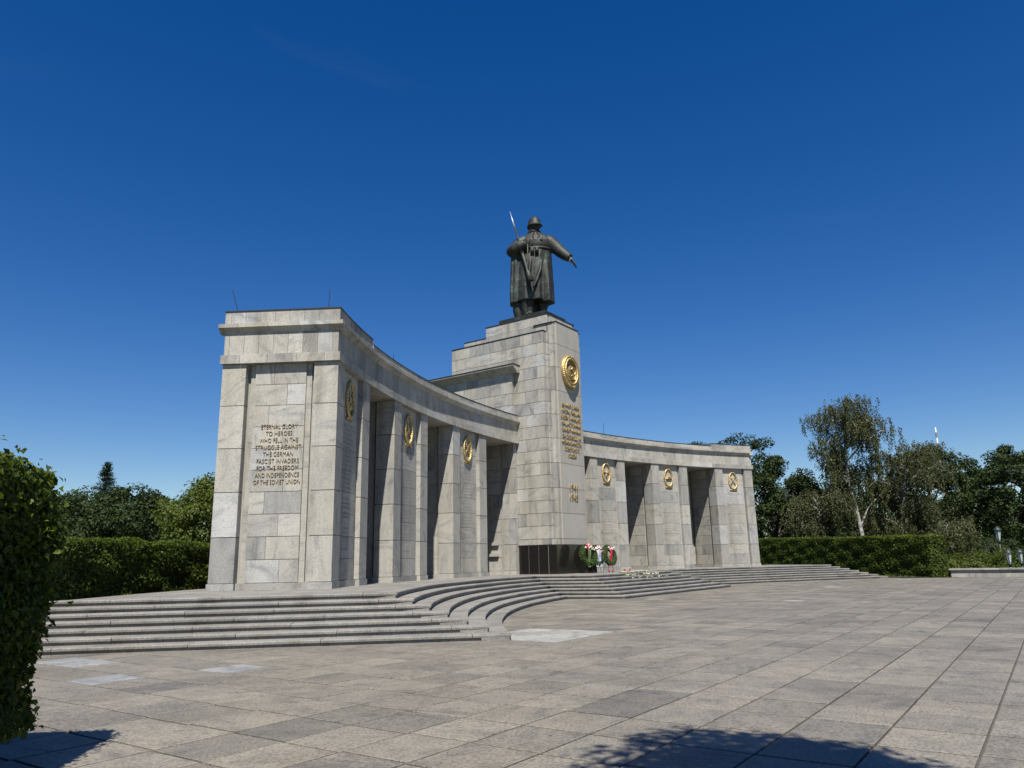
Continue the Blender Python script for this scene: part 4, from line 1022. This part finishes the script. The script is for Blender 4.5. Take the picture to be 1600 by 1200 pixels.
lim = [[(0.1, 0, 4.2), (1.0, -0.2, 6.0), (2.6, -0.3, 7.5), (4.0, -0.2, 8.1)], [(-0.5, 0, 8.7), (-2.0, -0.4, 10.0), (-3.4, -0.6, 11.4), (-4.6, -0.5, 12.2)], [(0.1, 0, 5.0), (-1.2, -0.2, 6.6), (-2.6, -0.3, 8.2)],
       [(-0.4, 0, 10.5), (1.4, -0.3, 12.3), (3.2, -0.3, 13.4), (4.3, 0, 13.3)], [(-0.4, 0, 11.5), (-1.8, 0.3, 13.6), (-2.4, 0.2, 14.6)], [(-0.3, 0, 12.8), (0.8, -0.2, 14.8), (1.8, 0, 15.6)], [(-0.3, 0, 12), (2.4, .4, 14.2), (4.0, 0.3, 14.6)]]
birch('birch_tree', at(1350, 80), 16.5, lim + auto_limbs(np.random.default_rng(3), tr1, 3.2, 8.5, 3.0, 9) + auto_limbs(np.random.default_rng(3), tr1, 8.5, 15.6, 3.5, 22), 'tall birch with white trunk and hanging twigs', 31, tr1, 24)
tr2 = [(0, 0, -0.1, 0.24), (0.2, 0, 3.0, 0.2), (0.7, 0, 6.0, 0.15), (1.3, 0, 8.5, 0.09), (1.6, 0, 10.5, 0.02)]
birch('birch_tree', at(1412, 81), 11, auto_limbs(np.random.default_rng(5), tr2, 2.2, 10.6, 4.2, 26), 'lower spreading brownish birch right of the tall one', 32, tr2, 30)
tr3 = [(0, 0, -0.1, 0.2), (-0.2, 0, 2.5, 0.15), (-0.6, 0, 4.5, 0.1), (-0.8, 0, 6.8, 0.02)]
birch('birch_tree', at(1300, 78), 7, auto_limbs(np.random.default_rng(6), tr3, 1.4, 6.8, 2.9, 20), 'small drooping birch left of the tall birch trunk', 33, tr3, 26)
tr4 = [(0, 0, -0.1, 0.15), (0.3, 0, 1.8, 0.1), (0.9, 0, 3.4, 0.03)]
birch('birch_tree', at(1488, 72), 4.3, auto_limbs(np.random.default_rng(8), tr4, 0.8, 3.6, 2.4, 12), 'low weeping birch just right of the clipped hedge', 34, tr4, 26)

def shrub(base, h, r, mat, label, seed):
    rng = np.random.default_rng(seed); root = empty('shrub', (*base, 0)); tag(root, label, 'shrub', 'shrubs beyond the low wall')
    b = MB()
    for k in range(7):
        a = rng.uniform(0, 6.28); b.tube([(0, 0, -0.05), (math.cos(a)*r*0.3, math.sin(a)*r*0.3, h*0.5), (math.cos(a)*r*0.6, math.sin(a)*r*0.6, h*0.85)], [0.04, 0.03, 0.01], 5)
    b.build('stem', M_BARK, root)
    m = 2600; v = rng.normal(0, 1, (m, 3)); v /= np.linalg.norm(v, axis=1, keepdims=True); v[:, 2] = np.abs(v[:, 2])
    rad = rng.uniform(0.5, 1, (m, 1))**0.4*(1+0.18*np.sin(v[:, :1]*6+seed)+0.12*np.sin(v[:, 1:2]*9))
    leaf_mesh('crown', v*rad*np.array([r, r, h*0.95]), v, 0.16, mat, root, rng=rng)
for i, (px, D, h, r, mt, lb) in enumerate([(1470, 64, 1.5, 1.6, L_MID, 'yellowish low shrub at the left end of the low wall'), (1508, 66, 1.5, 2.0, L_MID, 'rounded shrub over the left half of the low wall'), (1545, 67, 1.6, 2.0, L_MID, 'rounded shrub over the middle of the low wall'),
        (1580, 66, 1.7, 1.8, L_HEDGE, 'shrub over the right end of the low wall'), (1612, 67, 1.9, 2.0, L_DARK, 'dark shrub at the right edge of the picture'), (1528, 76, 3.2, 2.6, L_DARK, 'taller dark shrub behind the low wall shrubs'), (1560, 80, 3.4, 2.8, L_DARK, 'tall dark shrub left of the lantern post')]):
    shrub(at(px, D), h, r, mt, lb, 50+i)

# ------------------------------------------------------------------ low wall and lanterns at the right
wall = empty('low_wall', (24.6, -16.0, 0)); tag(wall, 'low pale stone wall with a flat coping at the far right', 'wall')
ya, yb = -18.4, -14.2
q = np.linspace(ya, yb, 5)
for r_, (z0, z1) in enumerate(((0.0, 0.24), (0.24, 0.46))):
    for i in range(4):
        d0 = 0.06 if r_ else 0.0; sh = 0.3*(r_)*(1 if 0 < i < 4 else 0)
        y0, y1 = q[i] + (0.35 if r_ and i else 0), q[i+1] + (0.35 if r_ and i < 3 else 0)
        b = MB(); b.box(24.2+d0, 24.9, y0+0.004-16*0, y1-0.004, z0+0.003-0.02*(r_ == 0), z1-0.003); o = b.build('stone_block', M_STONE, wall); o.matrix_parent_inverse = Matrix.Translation((-24.6, 16.0, 0))
for i in range(3):
    y0 = ya-0.1+(yb-ya+0.2)*i/3; y1 = ya-0.1+(yb-ya+0.2)*(i+1)/3
    b = MB(); b.box(24.1, 25.0, y0+.003, y1-.003, 0.462, 0.56); o = b.build('coping_stone', M_STONE, wall); o.matrix_parent_inverse = Matrix.Translation((-24.6, 16.0, 0))
def lantern(base, h, scale, label):
    root = empty('lantern_post', (*base, 0)); tag(root, label, 'street lamp', 'lanterns among the trees')
    b = MB(); b.tube([(0, 0, -0.05), (0, 0, 0.5), (0, 0, h-0.25)], [0.11, 0.07, 0.05], 10); b.ball((0, 0, 0.5), 0.12, 10, 6); b.ball((0, 0, h-0.22), (0.16, 0.16, 0.12), 10, 6); b.build('post', M_POSTG, root, True)
    b = MB(); b.tube([(0, 0, h-0.1), (0, 0, h+0.62*scale)], [0.13*scale, 0.25*scale], 6, cap=True); b.build('lantern_glass', M_GLASS, root)
    b = MB()
    for k in range(6):
        a = k*math.pi/3; b.tube([(0.135*scale*math.cos(a), 0.135*scale*math.sin(a), h-0.1), (0.255*scale*math.cos(a), 0.255*scale*math.sin(a), h+0.62*scale)], 0.016, 4)
    b.build('lantern_frame', M_POSTG, root)
    b = MB(); b.tube([(0, 0, h+0.63*scale), (0, 0, h+0.68*scale), (0, 0, h+0.82*scale), (0, 0, h+0.95*scale)], [0.32*scale, 0.30*scale, 0.12*scale, 0.02], 12); b.build('lantern_cap', M_POSTG, root, True)
lantern(at(1567, 70), 2.62, 1.0, 'tallest green lantern post near the right edge')
lantern(at(1578, 62.5), 1.0, 0.85, 'short lantern right below the tallest lantern post')
lantern(at(1596, 63), 1.05, 0.8, 'short lantern at the very right edge')
lantern(at(1519, 82), 0.95, 0.7, 'small distant lantern left of the taller lantern post')
# far striped mast
mast = empty('striped_mast', (*at(1494, 350), 0)); tag(mast, 'thin red and white striped mast above the right trees', 'mast')
N = 24; Hm = 51.5
for i in range(N):
    z0, z1 = Hm*i/N, Hm*(i+1)/N; b = MB()
    r0, r1 = 0.60-0.30*i/N, 0.60-0.30*(i+1)/N
    b.tube([(-0.02*z0, 0, z0+0.01), (-0.02*z1, 0, z1-0.01)], [r0, r1], 8); b.build('mast_section', M_MASTW if i % 2 == 1 else M_MASTR, mast)

# ------------------------------------------------------------------ wreaths, candles and flowers
def wreath(x, y, rz, rad, label, ribbon, seed):
    rng = np.random.default_rng(seed); root = empty('wreath', (x, y, ZP)); root.rotation_euler = (0, 0, rz); tag(root, label, 'wreath', 'wreaths at the foot of the tower')
    cz = 0.40+rad; m = 2600
    a = rng.uniform(0, 6.28, m); tb = rng.uniform(0, 6.28, m); q = 0.17*rng.uniform(0.5, 1, m)**0.5
    er = np.stack([np.cos(a), 0*a, np.sin(a)], 1); c = er*(rad-0.1) + er*(q*np.cos(tb))[:, None] + np.stack([0*a, q*np.sin(tb), 0*a], 1)
    tilt = Matrix.Rotation(R(-12), 3, 'X')
    c[:, 1] += c[:, 2]*0.2; c[:, 2] += cz
    leaf_mesh('greenery', c, er*np.cos(tb)[:, None] + np.stack([0*a, np.sin(tb), 0*a], 1), 0.09, L_WREATH, root, rng=rng, aspect=0.4)
    b = MB()
    for k in range(22):
        t = rng.normal(1.45, 0.45); r = rad-0.1+rng.normal(0, 0.06)
        b.ball((r*math.cos(t), -0.17+0.2*r*math.sin(t)-rng.random()*0.05, cz+r*math.sin(t)), 0.05*rng.uniform(0.7, 1.4), 7, 5, int(rng.random() < 0.3))
    b.build('blossoms', [M_WHT, M_RED], root)
    for i, mt in enumerate(ribbon):
        b = MB(); x0 = (i-0.5)*0.16; V = []
        for j in range(8):
            f = j/7; zz = cz+rad*0.55-f*rad*1.7; yy = -0.20-0.03*math.sin(f*7+i); w = 0.085
            V += [(x0-w+0.06*f*(i-0.5)*2, yy, zz), (x0+w+0.06*f*(i-0.5)*2, yy-0.01, zz), (x0+w+0.06*f*(i-0.5)*2, yy+0.006, zz), (x0-w+0.06*f*(i-0.5)*2, yy+0.016, zz)]
        n = 4; Fc = [(j*n+k, j*n+(k+1) % n, (j+1)*n+(k+1) % n, (j+1)*n+k) for j in range(7) for k in range(4)] + [(0, 1, 2, 3), (31, 30, 29, 28)]
        b.add(V, Fc); b.build('ribbon', mt, root)
    for sx, ey in ((-0.24, -0.12), (0.24, -0.12), (0, 0.5)):
        b = MB(); b.tube([(sx, ey, 0.0), (sx*0.5, 0.12, cz+0.1)], 0.012, 5); b.build('stand_leg', M_WIRE, root)
wreath(-0.15, 0.35, -0.35, 0.54, 'leftmost fir wreath with white and red blossoms on a wire stand', [M_STEM], 1)
wreath(1.05, 0.55, -0.25, 0.52, 'middle wreath with pale blue and white ribbons hanging down', [M_WHT, M_BLUC], 2)
wreath(2.4, 0.45, -0.15, 0.52, 'rightmost wreath with a bright red ribbon', [M_RED], 3)
for i, (x, y, h) in enumerate([(1.45, 0.0, 0.13), (1.62, -0.12, 0.11), (3.2, -0.05, 0.12), (3.55, 0.1, 0.13), (4.1, 0.05, 0.15)]):
    root = empty('grave_candle', (x, y, ZP)); tag(root, ('leftmost red grave candle, below the middle wreath', 'small red candle right beside the leftmost candle', 'red grave candle below the rightmost wreath', 'red candle just right of the rightmost wreath', 'tallest red candle, standing farthest right on the platform')[i], 'candle', 'red candles by the wreaths')
    b = MB(); b.tube([(0, 0, 0), (0, 0, h*0.8), (0, 0, h)], [0.042, 0.046, 0.04], 10); b.build('glass', M_RED, root, True)
    b = MB(); b.tube([(0, 0, h), (0, 0, h+0.02)], [0.042, 0.02], 10); b.build('lid', M_WIRE, root, True)
rng = random.Random(4)
for i in range(44):
    k = rng.choice((5, 6, 6, 7, 7)) ; x = rng.uniform(-2.0, 1.9)
    y = YF + TR*(k-1) + rng.uniform(0.12, 0.3); root = empty('flower_bunch', (x, y, k*S)); root.rotation_euler = (0, 0, rng.uniform(-0.6, 0.6))
    tag(root, 'small bunch of white and yellow flowers laid on the middle steps', 'flowers', 'flowers laid on the steps')
    b = MB(); c = MB()
    for s in range(5):
        a = rng.uniform(-0.5, 0.5); L = rng.uniform(0.22, 0.38)
        e = (math.sin(a)*L, -math.cos(a)*L*0.4, 0.03+rng.random()*0.06)
        b.tube([(0, 0.1, 0.012), (e[0]*0.5, e[1]*0.5, 0.03), e], 0.012, 4)
        c.ball(e, rng.uniform(0.014, 0.028), 7, 5, 0 if rng.random() < 0.65 else 1)
    b.build('stems', M_STEM, root); c.build('blooms', [M_WHT, M_YEL], root)
